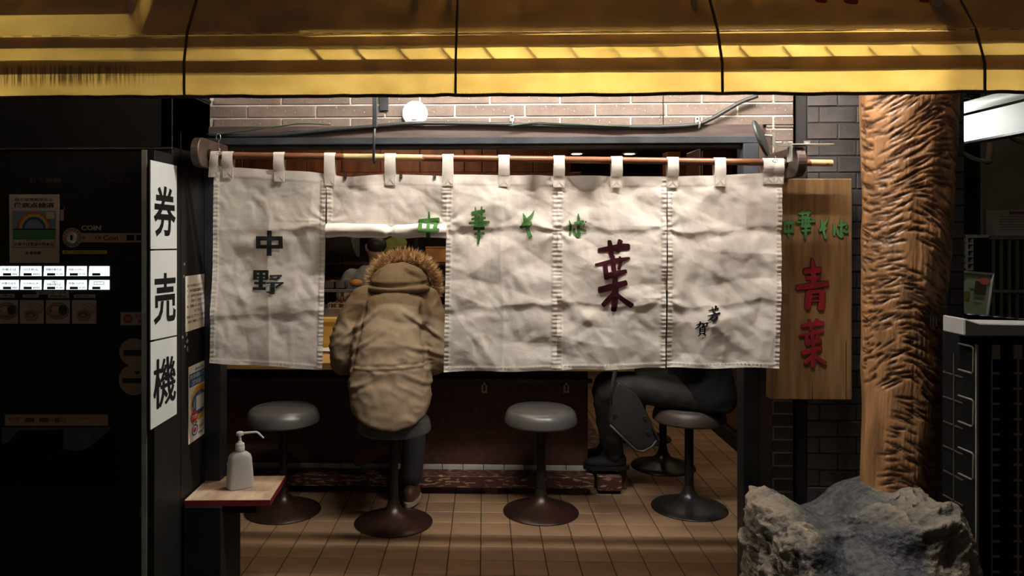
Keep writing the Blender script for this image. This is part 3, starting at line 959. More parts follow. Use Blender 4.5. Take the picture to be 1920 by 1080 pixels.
def slack(px, py):
    d = np.full(np.shape(px), 1e3)
    for t, _ in TABS: d = np.minimum(d, np.abs(px - t))
    s = sstep(8, 48, d)
    return s * (0.004 * np.exp(-np.clip(py - 330, 0, None) / 13.0) + (0.034 * sstep(975, 1000, px) * sstep(1150, 1125, px) + 0.010 * sstep(640, 665, px) * sstep(725, 700, px)) * np.clip(1 - (py - 328) / (6 + 24 * s), 0, 1))


def top_y(px):
    return np.interp(px, [395, 402, 440, 520, 580, 613, 640, 660, 725, 745, 830, 842, 1046, 1250, 1340, 1400, 1440, 1468],
                     [310, 311, 314, 319, 322, 326, 331, 332, 326, 327, 330, 327, 330, 331, 329, 326, 324, 324])


def cloth(px, py, k, lift=0.0):
    px = np.asarray(px, float); py = np.asarray(py, float)
    h = noren_h(px, py, k) + slack(px, py)
    Y = NY - h - lift
    u = (px - CX) / FPX
    t = NY / (_c + u * _s)                 # layout on the flat cloth, then displaced in depth
    X = t * (u * _c - _s)
    Z = CH + t * (CY - py) / FPX
    return np.stack([X, Y, Z], -1)


PANELS = [  # top-left x, top-right x, bottom-left (x, y), bottom-right (x, y)
    (402, 612.5, (393, 680), (604, 693)),
    (613, 838, (613, 428), (838, 432)),
    (838.5, 1046, (832, 697), (1044, 695)),
    (1046, 1250.5, (1044, 695), (1247.5, 690)),
    (1251.5, 1467, (1251, 690), (1460, 690)),
]
nor = thing('shop_curtain', 'off-white cotton shop curtain with green, maroon and grey brushed characters, second width rolled up', 'curtain', (0.0, RY, 1.83))
for k, (xa, xb, bl, br) in enumerate(PANELS):
    nx = int((xb - xa) / 1.9) + 1
    ny = 185 if k != 1 else 56
    s = np.linspace(0, 1, nx)[None, :]; t = np.linspace(0, 1, ny)[:, None]
    xt = xa + (xb - xa) * s
    yt = top_y(xt)
    xbm = bl[0] + (br[0] - bl[0]) * s; ybm = bl[1] + (br[1] - bl[1]) * s + 1.2 * np.sin(s * 9 + k)
    # the slit edges hang free below the seams
    tt = t
    px = xt * (1 - tt) + xbm * tt + 0 * s
    py = yt * (1 - tt) + ybm * tt
    V = cloth(px, py, k)
    # hems: double thickness along the edges with a puckered seam
    de = np.minimum(px - (xa + (bl[0] - xa) * tt), (xb + (br[0] - xb) * tt) - px)
    hem = sstep(11, 7.5, de)
    V[..., 1] -= hem * (0.0016 + 0.0011 * np.sin(py * 0.75 + 2 * vn(py / 8.0, py * 0, 41)))
    V[..., 1] -= sstep(9, 7, ybm - py) * 0.0014
    V[..., 1] -= sstep(20, 17, py - yt) * 0.0008
    if k == 1:                                  # rolled up and pinned: the lower edge becomes a thick roll
        rolls = []
        for i, a in enumerate(np.linspace(-0.9, 3.6, 22)):
            px_ = 613 + (838 - 613) * s[0]
            cy_ = 431 + 4.5 * s[0] + 2.0 * vn(px_ / 50.0, px_ * 0, 61)
            r = (13.0 + 2.0 * vn(px_ / 28.0, px_ * 0 + i * 0.25, 62) - 5 * np.exp(-((px_ - 733) / 7) ** 2)) * (1.0 if a < 3 else 0.9)
            base = cloth(px_, cy_, k)
            base[..., 1] = NY - 0.004 - 0.012 * vn(px_ / 60.0, px_ * 0, 63)
            base[..., 2] += np.cos(a + 0.9) * r * 0.00213
            base[..., 1] -= np.sin(a + 0.9) * r * 0.00213 * 1.5
            rolls.append(base)
        rl = np.stack(rolls, 0)
        ro = link('rolled_hem', grid_mesh('rolled_hem', rl), M['noren'], nor, 'rolled lower part of the second width')
    link('curtain_width', grid_mesh('curtain_width', V), M['noren'], nor)
    if k != 1:
        sm = MB()                               # run of stitches along the lower hem and the two side hems
        n = int((br[0] - bl[0]) / 7)
        for i in range(n):
            q = (i + 0.3) / n; x = bl[0] + (br[0] - bl[0]) * q; y = bl[1] + (br[1] - bl[1]) * q - 8.5
            pt = [cloth(x - 1.6, y, k, 0.0026), cloth(x + 1.6, y, k, 0.0026)]
            sm.bar(pt[0], pt[1], 0.0012, 0.0012)
        n = int((bl[1] - 340) / 7)
        for sd in (0, 1):
            for i in range(n):
                q = (i + 0.3) / n; y = 340 + (bl[1] - 352) * q
                tt_ = (y - 328) / (bl[1] - 328)
                x = (xa + 8 + (bl[0] - xa) * tt_) if sd == 0 else (xb - 8 + (br[0] - xb) * tt_)
                sm.bar(cloth(x, y - 1.5, k, 0.0026), cloth(x, y + 1.5, k, 0.0026), 0.0012, 0.0012)
        so = sm.build('stitching', M['thread'], nor, normals=False); so['kind'] = 'stuff'


def tab(px, k, wpx=10.5, shear=0.0):
    """one cloth loop: from a stitched patch on the curtain up over the rod and down behind"""
    base = cloth(px, top_y(px) + 3, k)
    x0 = base[0]; hw = wpx * 0.00213
    z_low = P(px, top_y(px) + 21, NY).z; z_top = P(px, top_y(px), NY).z
    rzc = rod_z(x0); r = RR + 0.003
    yf = min(base[1], cloth(px, top_y(px) + 18, k)[1]) - 0.0035
    prof = [(yf, z_low), (yf, (z_low + z_top) / 2), (yf - 0.001, z_top), (RY - r - 0.002, z_top + 0.35 * (rzc - z_top)), (RY - r - 0.001, rzc - 0.012)]
    for a in np.linspace(0, math.pi, 11):
        prof.append((RY - math.cos(a) * r, rzc + math.sin(a) * r))
    prof += [(RY + r, rzc - 0.02), (RY + 0.012, z_top - 0.004)]
    n = 7
    V = np.zeros((len(prof), n, 3))
    for i, (y, z) in enumerate(prof):
        for j in range(n):
            u = j / (n - 1) * 2 - 1
            bow = -0.0022 * math.sin(math.pi * min(1, max(0, (z - z_low) / 0.10))) * (1 - u * u)
            sh = shear * (rzc - z) / 0.1
            V[i, j] = (x0 + u * hw * (1 + 0.04 * math.sin(i)) + sh, y + bow * (1 if i < 9 else -1), z)
    t = link('hanging_loop', grid_mesh('hanging_loop', V), M['noren'], nor)
    s = MB()
    zs = [z_low + 0.002, z_top - 0.003]
    yy = yf - 0.0012
    q = [(x0 - hw * .85, yy, zs[0]), (x0 + hw * .85, yy, zs[0]), (x0 + hw * .85, yy, zs[1]), (x0 - hw * .85, yy, zs[1])]
    for a, b in ((0, 1), (1, 2), (2, 3), (3, 0), (0, 2), (1, 3)):
        s.bar(q[a], q[b], 0.0016, 0.0012, up=(0, 1, 0))
    s.bar((x0 - hw * .97, yf - 0.0006, z_low), (x0 + hw * .97, yf - 0.0006, z_low), 0.0016, 0.002, up=(0, 1, 0))
    link('cross_stitching', s.mesh('cross_stitching', normals=False), M['thread'], t)


for px, k in TABS: tab(px, k)
tab(404, 0, 8.5, -0.010); tab(1459, 4, 9.5, 0.0)


def ink(name, key, crop, k, m, straight=False, label=None, kk=None):
    ox, oy, sc = crop

    def fn(x, y, l):
        X, Yv = ox + x / sc, oy + y / sc
        kk_ = k if kk is None else kk(X)
        p = cloth(X, Yv, kk_, 0.0024 + 0.00012 * l)
        return Vector(p)
    o = strokes(key, fn, straight, 7).build(name, m, nor, label, normals=False)
    return o


CG, CR, CN = (760, 370, 5.333), (1080, 430, 4.909), (440, 360, 4.909)
ink('character', 'naka_grey', CN, 0, M['inkgrey'], True, 'dark grey character for middle')
ink('character', 'no_grey', CN, 0, M['inkgrey'], True, 'dark grey character for field')


def roll_fn(x, y, l):
    X, Yv = 760 + x / 5.333, 370 + y / 5.333
    if Yv < 419:
        return Vector(cloth(X, Yv, 1, 0.0028 + 0.00012 * l))
    s_ = (X - 613) / 225.0
    cy_ = 431 + 4.5 * s_ + 2.0 * float(vn(X / 50.0, 0.0, 61)); r = 15.2
    f = max(-1, min(1, (cy_ - Yv) / r))
    a = math.acos(f)
    p = cloth(X, cy_, 1)
    y0 = NY - 0.004 - 0.012 * float(vn(X / 60.0, 0.0, 63))
    return Vector((p[0], y0 - math.sin(a) * r * 0.00213 * 1.5 - 0.0022 - 0.0001 * l, p[2] + math.cos(a) * r * 0.00213))


strokes('naka_green', roll_fn, False, 8).build('character', M['inkgreen'], nor, 'green brushed character for middle, bent over the roll', normals=False)
ink('character', 'hana_green', CG, 2, M['inkgreen'], label='green brushed character')
ink('character', 'so_green', CG, 2, M['inkgreen'], label='green brushed kana so')
ink('character', 'ba_green', CG, 3, M['inkgreen'], label='green brushed kana ba')
ink('character', 'ha_red', CR, 3, M['inkred'], label='large maroon brushed character for leaf')
ink('character', 'kanba', CR, 4, M['inkblack'], label='small black brushed character')
ink('character', 'ga', CR, 4, M['inkblack'], label='small black brushed character below it')

# small black binder clips on the rolled width
for px, py, lab in ((648, 331, 'small black binder clip nearest the third loop'), (752, 330, 'small black binder clip just past the loop over the rolled width'), (815, 331, 'small black binder clip near the seam of the rolled width')):
    c = Vector(cloth(px, py, 1))
    t = thing('binder_clip', lab, 'clip', tuple(c), 'binder clips on the curtain edge')
    MB().prism([(c.x - 0.006, c.y - 0.007, c.z - 0.008), (c.x - 0.006, c.y + 0.007, c.z - 0.008), (c.x - 0.006, c.y + 0.002, c.z + 0.008), (c.x - 0.006, c.y - 0.002, c.z + 0.008)], (0.012, 0, 0)).build('body', M['black'], t)
    MB().tube([(c.x - 0.004, c.y, c.z + 0.006), (c.x - 0.004, c.y + 0.001, c.z + 0.02), (c.x + 0.004, c.y + 0.001, c.z + 0.02), (c.x + 0.004, c.y, c.z + 0.006)], 0.0012, 6).build('wire_handle', M['darkmetal'], t)

# wire pins at both ends of the rod
for (px, py, lab, tz) in ((412, 278, 'twisted wire tie hanging at the partition end of the rod', 268), (1452, 292, 'looped wire pin on the curtain corner beside the signboard', 272)):
    c = P(px, py + 8, RY - 0.03)
    t = thing('wire_tie', lab, 'wire', tuple(c))
    pts = [c + Vector((0.004 * math.sin(i * 2.1), -0.006 - 0.003 * math.cos(i * 2.1), 0.006 * i - 0.012)) for i in range(7)]
    pts += [c + Vector((-0.003 + 0.009 * math.sin(a), -0.006, 0.045 + 0.015 * (1 - math.cos(a)))) for a in np.linspace(0, 5.6, 9)]
    MB().tube(pts, 0.0013, 6).build('wire', M['wiremetal'], t, smooth=True)
    MB().tube([c + Vector((0.010 * math.cos(a), -0.008, 0.006 * math.sin(a) - 0.004)) for a in np.linspace(0, 6.0, 9)], 0.0016, 6).build('clasp', M['wiremetal'], t, smooth=True)

# ================================================================== CABLES ON THE WALL
def cable(name, label, pix, Y, r, m, cat='cable'):
    pts = [P(px, py, Y) for px, py in pix]
    q = [np.array([p.x, p.y, p.z]) for p in pts]
    dense = [Vector(v) for v in cr_spline(q, 8)] if len(q) > 2 else pts
    o = link(name, MB().tube(dense, r, 10).mesh(name, smooth=True), m)
    tag(o, label, cat)
    return o


cable('power_cable', 'thick black power cable sagging along the top of the door', [(388, 253), (450, 255), (520, 253), (580, 248), (640, 242), (700, 237), (770, 231.5), (850, 231.5), (950, 233), (1020, 235), (1100, 237), (1200, 238), (1262, 237), (1308, 233), (1335, 222), (1365, 205), (1390, 191), (1420, 180)], 3.312, 0.0088, M['rubber'])
cable('thin_wire', 'thin dark wire lying over the thick cable at the partition end', [(410, 252), (450, 247), (490, 241), (530, 236), (565, 232), (620, 234)], 3.298, 0.0028, M['greenwire'], 'wire')
cable('thin_wire', 'thin green wire along the cable past the metal clip', [(955, 236), (985, 232), (1010, 229), (1040, 231), (1085, 233), (1130, 235.5), (1180, 237)], 3.298, 0.0028, M['greenwire'], 'wire')
cable('short_wire', 'short stiff black wire sticking up beside the expansion joint', [(1236, 221), (1240, 217), (1239, 213)], 3.335, 0.0015, M['rubber'], 'wire')
for (px, py, lab) in ((960, 225, 'brass coloured cable clip near the middle of the door top'), (1307, 228, 'brass coloured cable clip where the cable turns upward')):
    c = P(px, py, 3.34)
    t = thing('cable_clip', lab, 'clip', tuple(c), 'cable clips on the wall')
    s = 0.00234
    MB().box((c.x - 4 * s, 3.336, c.z - 3 * s), (c.x + 4 * s, 3.341, c.z + 9 * s)).build('plate', M['galv'], t, bevel=0.001)
    MB().tube([(c.x, 3.312 + 0.0115 * math.cos(a), c.z - 7 * s + 0.0115 * math.sin(a)) for a in np.linspace(0.6, 5.2, 10)], 0.0035, 6, squash=2.2).build('strap', M['galv'], t, smooth=True)
    MB().lathe([(0.004, 0), (0.003, 0.002)], (c.x, 3.3355, c.z + 5 * s), 8, Matrix.Rotation(math.pi / 2, 4, 'X')).build('screw', M['darkmetal'], t)

# round white cover on the wall
cc = P(778, 214, 3.345)
rl = thing('round_cover', 'round white plastic cover fixed on the brick wall above the cable', 'wall cover', tuple(cc))
MB().lathe([(0.0565, 0), (0.0565, 0.012), (0.052, 0.019), (0.03, 0.021), (0.0005, 0.0215)], cc, 48, Matrix.Rotation(math.pi / 2, 4, 'X')).build('cover', M['whiteplastic'], rl, smooth='auto')
MB().box((cc.x - 0.012, cc.y - 0.024, cc.z - 0.028), (cc.x + 0.012, cc.y - 0.019, cc.z - 0.024)).build('notch', flat((0.3, 0.3, 0.3)), rl)

# ------------------------------------------------ galvanised bracket with the small mirror, seen edge-on
gb = thing('metal_bracket', 'galvanised angle bracket with wing nuts clamped on the wooden arm', 'bracket', tuple(P(1490, 280, 2.97)))
pa, pb = P(1478, 273, 2.97), P(1558, 275, 2.97)
MB().box((pa.x, 2.94, pa.z - 0.001), (pb.x, 2.985, pa.z + 0.004)).build('flange', M['galv'], gb, bevel=0.001)
MB().box((pa.x, 2.94, P(1480, 304, 2.97).z), (pa.x + 0.005, 2.985, pa.z)).build('plate', M['galv'], gb, bevel=0.001)
pc = P(1445, 271, 2.97)
MB().box((pc.x, 2.955, pa.z - 0.004), (pa.x + 0.06, 2.972, pa.z - 0.001)).build('strap', M['galv'], gb)
MB().box((pc.x + 0.002, 2.955, pa.z), (pc.x + 0.012, 2.972, P(1448, 250, 2.97).z)).build('post', M['galv'], gb, bevel=0.001)
MB().tube([P(1434, 254, 2.963), P(1449, 255, 2.963)], 0.0045, 8).build('stud', M['galv'], gb)
for px in (1472, 1513):
    c = P(px, 269, 2.963)
    MB().lathe([(0.008, 0), (0.008, 0.006), (0.004, 0.007), (0.004, 0.014)], c + Vector((0, 0, -0.004)), 6).box((c.x - 0.011, c.y - 0.002, c.z + 0.001), (c.x - 0.004, c.y + 0.002, c.z + 0.010)).box((c.x + 0.004, c.y - 0.002, c.z + 0.001), (c.x + 0.011, c.y + 0.002, c.z + 0.010)).build('wing_nut', M['galv'], gb)
c = P(1427, 259, 2.96)
mt = thing('convex_mirror', 'small black backed round mirror tilted, seen almost edge-on', 'mirror', tuple(c))
R = Matrix.Rotation(math.radians(-22), 4, 'Y') @ Matrix.Rotation(math.radians(-28), 4, 'Z') @ Matrix.Rotation(math.pi / 2, 4, 'Y')
MB().lathe([(0.0005, 0.012), (0.05, 0.010), (0.072, 0.004), (0.076, -0.002), (0.074, -0.006), (0.070, -0.006)], c, 40, R).build('back_shell', M['rubber'], mt, smooth='auto')
MB().lathe([(0.070, -0.0062), (0.045, -0.011), (0.0005, -0.014)], c, 40, R).build('glass', mat('mirror_glass', (0.8, 0.8, 0.8), 0.03, 1.0, var=0.01), mt, smooth='auto')

# ================================================================== AWNING
AY = 2.35
zt = P(900, 60, AY).z; zb = P(900, 179, AY).z
XA, XB = P(-160, 60, AY).x, P(2080, 60, AY).x


def ay(px, py): return P(px, py, AY)


aw = thing('awning', 'yellowed translucent vinyl awning with red lettering across the shop front', 'awning', (0, AY, 2.6))
nx = 420
xs = np.linspace(XA, XB, nx)
zz = list(np.linspace(0, 1, 46))
V = np.zeros((46, nx, 3)); stain = np.zeros((46, nx))
for i, t in enumerate(zz):
    z = zt + (zb - zt) * t + 0.004 * vn(xs * 2.2, xs * 0, 71) * (1 - t) + 0.002 * vn(xs * 9, xs * 0, 72) * t
    y = AY - 0.010 * math.sin(math.pi * t) + 0.006 * vn(xs * 3, xs * 0 + t * 2, 73) * (0.25 + t) + 0.0015 * vn(xs * 14, xs * 0 + t * 6, 74)
    V[i, :, 0] = xs; V[i, :, 1] = y; V[i, :, 2] = z
    pxx = 908 + xs * FPX / AY
    low = sstep(0.62, 0.95, t + 0.0 * xs)
    drip = sstep(380, 120, pxx) * sstep(0.46, 0.54, t) * sstep(0.88, 0.70, t)
    stain[i] = np.clip(0.9 * drip, 0, 1) + 0.35 * sstep(0.90, 1.0, t + 0 * xs)
av = awning_mat()
link('valance', grid_mesh('valance', V, attr={'stain': stain}), av, aw)
V2 = np.zeros((24, nx, 3))
TL_ = 0.95
for i in range(24):
    t = i / 23
    V2[i, :, 0] = xs
    V2[i, :, 1] = AY + TL_ * 0.5 * t + 0.003 * vn(xs * 2, xs * 0 + t * 4, 76)
    V2[i, :, 2] = zt + 0.004 * vn(xs * 2.2, xs * 0, 71) + TL_ * 0.866 * t
link('slope', grid_mesh('slope', V2, attr={'stain': np.zeros((24, nx))}), av, aw)
# lower hem cord, dark with dirt, and the stitched seam at the fold
hemp = [(x, AY - 0.002 + 0.006 * float(vn(x * 3, 2.0, 73)) * 1.25, zb + 0.002 * float(vn(x * 9, 0.0, 72)) + 0.001 + 0.0015 * float(vn(x * 25, 0., 79))) for x in np.linspace(XA, XB, 160)]
M['hem'] = mat('dirty_hem', (0.035, 0.016, 0.008), 0.8, rgb2=(0.16, 0.085, 0.03), scale=16)
MB().tube(hemp, 0.0055, 6, squash=1.0).build('hem_cord', M['hem'], aw, smooth=True)
sb = MB()
for i in range(60):
    x = XA + (XB - XA) * (i + 0.2) / 60
    z = zt - 0.003 + 0.004 * float(vn(x * 2.2, 0.0, 71))
    sb.bar((x, AY - 0.004, z), (x + 0.022 + 0.012 * random.random(), AY - 0.004, z), 0.0016, 0.0012)
so = sb.build('seam_stitching', M['hem'], aw); so['kind'] = 'stuff'
M['rib'] = mat('seam_brown', (0.09, 0.05, 0.022), 0.7)
for px, sk in ((349, -3), (855, -1), (1350, 5), (1838, 9)):
    p0 = ay(px - sk, 58); p1 = ay(px + sk * 0.3, 120); p2 = ay(px + sk * 0.8, 178)
    up = p0 + Vector((-sk * 0.003, 0.475 * 0.5, 0.475 * 0.866))
    MB().tube([up + Vector((0, -0.003, 0)), p0 + Vector((0, -0.003, 0)), p1 + Vector((0, -0.014, 0)), p2 + Vector((0, -0.004, 0))], 0.0042, 6).build('welded_seam', M['rib'], aw, smooth=True)
# frame behind the vinyl
fm = mat('brown_backing', (0.66, 0.54, 0.44), 0.8, transl=0.38)
def valance_y(x, t):
    return AY - 0.010 * math.sin(math.pi * t) + 0.006 * float(vn(x * 3, t * 2, 73)) * (0.25 + t) + 0.0015 * float(vn(x * 14, t * 6, 74))


for (pa_, pb_, nm) in ((63, 85, 'front_strap'), (108, 134, 'valance_strap')):
    G_ = np.zeros((7, 200, 3))
    for i in range(7):
        py = pa_ + (pb_ - pa_) * i / 6; t = (py - 60) / 119.0
        for j in range(200):
            x = XA + (XB - XA) * j / 199
            G_[i, j] = (x, valance_y(x, t) + 0.0045, zt + (zb - zt) * t)
    so = link(nm, grid_mesh(nm, G_), fm, aw)
    sd_ = so.modifiers.new('thick', 'SOLIDIFY'); sd_.thickness = 0.002; sd_.offset = 0
for px in range(590, 1860, 80):
    a = ay(px - 4, 84); b = ay(px + 18, 110)
    a.y = valance_y(a.x, 0.2) + 0.0055; b.y = valance_y(b.x, 0.42) + 0.0055
    MB().bar(a, b, 0.006, 0.003).build('tie_rod', M['rib'], aw)
for px, wd in ((775, 7), (841, 7), (1311, 8), (1775, 22), (232, 12)):
    a = ay(px, 108)
    MB().box((a.x - wd * 0.00082, AY + 0.046, a.z), (a.x + wd * 0.00082, AY + 0.075, a.z + 0.30)).build('strut', fm, aw)
# unseen boards added under the slope to shade its vinyl
for (xa, xb, py0) in ((XA, P(240, 0, AY).x, 11), (P(262, 0, AY).x, P(560, 0, AY).x, 59), (P(560, 0, AY).x, P(1775, 0, AY).x, 51), (P(1775, 0, AY).x, XB, 60)):
    z0 = ay(900, py0).z; d0 = max(0.0, (z0 - zt) / 0.866)
    q = []
    for d in (d0, TL_):
        for o_ in (0.004, 0.006):
            q.append((AY + d * 0.5 + o_ * 0.866, zt + d * 0.866 - o_ * 0.5))
    MB().hexa([(xa, *q[0]), (xb, *q[0]), (xb, *q[1]), (xa, *q[1]), (xa, *q[2]), (xb, *q[2]), (xb, *q[3]), (xa, *q[3])]).build('shading_board', fm, aw)
# red lettering, of which only the feet reach into the picture
M['awred'] = mat('awning_red', (0.30, 0.006, 0.006), 0.6, var=0.2)


def slope_fn(cx_, sc):
    def fn(x, y, l=0):
        # px offsets from the foot of the letter
        d = max(0.002, (60 - y) * AY / FPX) / 0.866
        p = ay(cx_ + x * sc, 60)
        return Vector((p.x, AY + d * 0.5 - 0.005 - 0.0002 * l, zt + d * 0.866 + 0.002))
    return fn


def pmap(fn, key, bb, straight=False):
    """fit character strokes into pixel box"""
    a = np.array([(x, y) for st in STROKES[key] for x, y, w_ in st]); lo = a.min(0); hi = a.max(0)
    sx_ = (bb[2] - bb[0]) / (hi[0] - lo[0]); sy_ = (bb[3] - bb[1]) / (hi[1] - lo[1])
    return lambda x, y, l: fn(bb[0] + (x - lo[0]) * sx_, bb[1] + (y - lo[1]) * sy_, l)


strokes('ao', pmap(slope_fn(1573, 1.0), 'ao', (-68, -170, 68, 4))).build('red_letter', M['awred'], aw, 'red brushed letter for blue', normals=False)
strokes('ha_red', pmap(slope_fn(1752, 1.0), 'ha_red', (-66, -170, 60, 4))).build('red_letter', M['awred'], aw, 'red brushed letter for leaf', normals=False)

# fluorescent battens under the awning
M['tube'] = emis('tube_glow', (1.0, 0.95, 0.87), TUBE_E)


def batten(label, xa, xb, y, z, m):
    t = thing('fluorescent_lamp', label, 'lamp', ((xa + xb) / 2, y, z))
    MB().box((xa, y - 0.03, z + 0.03), (xb, y + 0.03, z + 0.075)).build('housing', M['whiteplastic'], t, bevel=0.004)
    for xx in (xa + 0.01, xb - 0.03):
        MB().box((xx, y - 0.012, z - 0.014), (xx + 0.02, y + 0.012, z + 0.03)).build('socket', M['whiteplastic'], t)
    MB().tube([(xa + 0.03, y, z), (xb - 0.03, y, z)], 0.013, 12).build('glow_tube', m, t, smooth='auto')
    MB().bar((xa + 0.15, y, z + 0.075), (xa + 0.15, 3.34, z + 0.20), 0.02, 0.012).build('bracket', M['galv'], t)
    MB().bar((xb - 0.15, y, z + 0.075), (xb - 0.15, 3.34, z + 0.20), 0.02, 0.012).build('bracket', M['galv'], t)


batten('fluorescent lamp under the awning nearer the partition', -0.40, 0.42, 2.72, 2.62, M['tube'])
batten('fluorescent lamp under the awning nearer the wooden post', 0.62, 1.44, 2.72, 2.62, M['tube'])
M['tube2'] = emis('tube_glow_dim', (1.0, 0.90, 0.72), LEFT_E)
batten('fluorescent lamp on top of the header box over the ticket machine', -2.35, -1.45, 3.06, 2.24, M['tube2'])

# ================================================================== WOODEN SIGNBOARD
SGY = 3.115
q0, q1, q2, q3 = P(1452, 335, SGY), P(1598, 335, SGY), P(1598, 750, SGY), P(1445, 749, SGY)
sg = thing('wooden_signboard', 'tall oak signboard with carved green and red characters hung on the dark brick pilaster', 'signboard', tuple((q2 + q3) / 2))
M['sign'] = wood_sign_mat()
xm = P(1524, 700, SGY).x
MB().prism([q3, q2, q1, q0], (0, 0.055, 0)).build('board', M['sign'], sg, bevel=0.003)
cr_ = [P(1522, 749, SGY), P(1523.6, 749, SGY), P(1523, 700, SGY)]
MB().add([p + Vector((0, -0.0006, 0)) for p in cr_], [(0, 1, 2)]).build('split', M['inkblack'], sg, label='dark crack rising from the lower edge')
MB().box((P(1586, 600, SGY).x, SGY - 0.0005, P(1586, 748, SGY).z), (P(1587, 600, SGY).x, SGY + 0.001, P(1586, 640, SGY).z)).build('grain_split', M['inkblack'], sg)
MB().box((P(1461, 550, SGY).x, SGY - 0.0012, P(1461, 571, SGY).z), (P(1479, 550, SGY).x, SGY + 0.004, P(1461, 551, SGY).z)).build('inlay', flat((0.12, 0.055, 0.02), 0.5), sg, label='darker inlaid patch of wood')
MB().box((q0.x + 0.03, SGY + 0.055, 1.5), (q1.x - 0.03, PYF - 0.003, 1.54)).build('batten', M['brownwood'], sg)


def sign_char(key, bb, m):
    def mk(off):
        return lambda x, y, l: P(x, y, SGY) + Vector((0, off - 0.00008 * l, 0))
    strokes(key, pmap(mk(-0.0012), key, bb), grow=9).build('shade_outline', M['signshade'], sg, normals=False)  # wider dark outline paints a recess shadow beneath the raised letters
    mb = strokes(key, pmap(mk(-0.0030), key, bb))
    me = mb.mesh('character', normals=False)
    o = link('character', me, m, sg)
    so_ = o.modifiers.new('thick', 'SOLIDIFY'); so_.thickness = 0.0022; so_.offset = 0


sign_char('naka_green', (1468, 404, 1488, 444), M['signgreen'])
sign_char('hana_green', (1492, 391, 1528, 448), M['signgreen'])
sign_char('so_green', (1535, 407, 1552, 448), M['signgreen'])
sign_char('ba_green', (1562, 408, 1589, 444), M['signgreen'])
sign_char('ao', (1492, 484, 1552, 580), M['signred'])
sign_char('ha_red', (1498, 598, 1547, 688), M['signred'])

# ================================================================== CARVED TREE TRUNK POST
TY = 2.97
tt = thing('tree_trunk_post', 'thick tree trunk post covered in chisel marks standing on the rock', 'post', tuple(P(1685, 905, TY)))
NA, NZ = 300, 460
zlo, zhi = P(1680, 925, TY).z - 0.03, 2.72
za = np.linspace(zlo, zhi, NZ)[:, None]; an = np.linspace(0, 2 * math.pi, NA, endpoint=False)[None, :]
pyz = CY - (za - CH) * FPX / TY
lft = np.interp(pyz[:, 0], [-200, 183, 300, 400, 500, 600, 700, 800, 900], [1608, 1617, 1619, 1622, 1621, 1620, 1622, 1619, 1616])
rgt = np.interp(pyz[:, 0], [-200, 183, 300, 400, 500, 600, 700, 800, 900], [1806, 1788, 1784, 1779, 1776, 1762, 1763, 1758, 1752])
xl = np.array([P(a, 400, TY).x for a in lft]); xr = np.array([P(a, 400, TY).x for a in rgt])
cxz = ((xl + xr) / 2)[:, None]; rz_ = ((xr - xl) / 2 * 0.985)[:, None]
disp = 0.006 * vn(an * 1.5, za * 3, 101) + 0.004 * vn(an * 4, za * 6, 102)
groove = np.zeros((NZ, NA))
rg = random.Random(5)
dz = (zhi - zlo) / NZ; da = 2 * math.pi / NA
for n in range(1500):
    a0 = rg.uniform(math.pi - 0.15, 2 * math.pi + 0.25); z0 = rg.uniform(zlo + 0.03, zhi)
    # face toward the street is around 3*pi/2
    f = (a0 - math.pi) / math.pi
    if f < 0.27 + 0.12 * float(vn(z0 * 3, 0.0, 108)) and float(vn(z0 * 1.7, 5.0, 103)) > -0.35: continue
    chev = math.sin(f * 7.5 + 1.2 * float(vn(z0 * 1.5, 1.0, 105)))
    ang = 0.55 * chev + 0.35 * float(vn(f * 6, z0 * 5, 106)) + rg.gauss(0, 0.10)
    ln = rg.uniform(0.022, 0.062); wd = rg.uniform(0.0026, 0.0048); dp = rg.uniform(0.006, 0.013)
    i0 = int((z0 - zlo) / dz); j0 = int(a0 / da)
    R = 0.165
    hi_ = int(ln / dz) + 2; hj = int(ln / (da * R)) + 2
    ii = np.arange(max(0, i0 - hi_), min(NZ, i0 + hi_)); jj = np.arange(j0 - hj, j0 + hj)
    if len(ii) == 0: continue
    zz_ = (ii * dz + zlo - z0)[:, None]; aa = ((jj - j0) * da * R)[None, :]
    u = aa * math.cos(ang) + zz_ * math.sin(ang); v = -aa * math.sin(ang) + zz_ * math.cos(ang)
    t = u / ln
    prof = np.clip(1 - t * t, 0, 1) * (0.6 + 0.4 * t)
    cs = np.where(v > 0, np.exp(-(v / wd) ** 2), np.exp(-(v / (wd * 1.4)) ** 2))
    g = dp * prof * cs
    J = jj % NA
    cur = groove[np.ix_(ii, J)]
    groove[np.ix_(ii, J)] = np.maximum(cur, g)
rr_ = rz_ + disp - groove + 0.0016 * vn(an * 30, za * 8, 107) * (groove < 0.001)
V = np.stack([cxz + rr_ * np.cos(an), TY + rr_ * np.sin(an) * 0.95 + 0 * za, za + 0 * an], -1)
V = np.concatenate([V, V[:, :1]], 1)
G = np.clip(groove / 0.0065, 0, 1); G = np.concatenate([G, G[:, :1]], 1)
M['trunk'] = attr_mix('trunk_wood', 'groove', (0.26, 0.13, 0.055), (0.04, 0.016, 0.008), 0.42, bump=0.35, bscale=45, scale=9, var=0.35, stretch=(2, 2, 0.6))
link('trunk', grid_mesh('trunk', V, attr={'groove': G}), M['trunk'], tt)

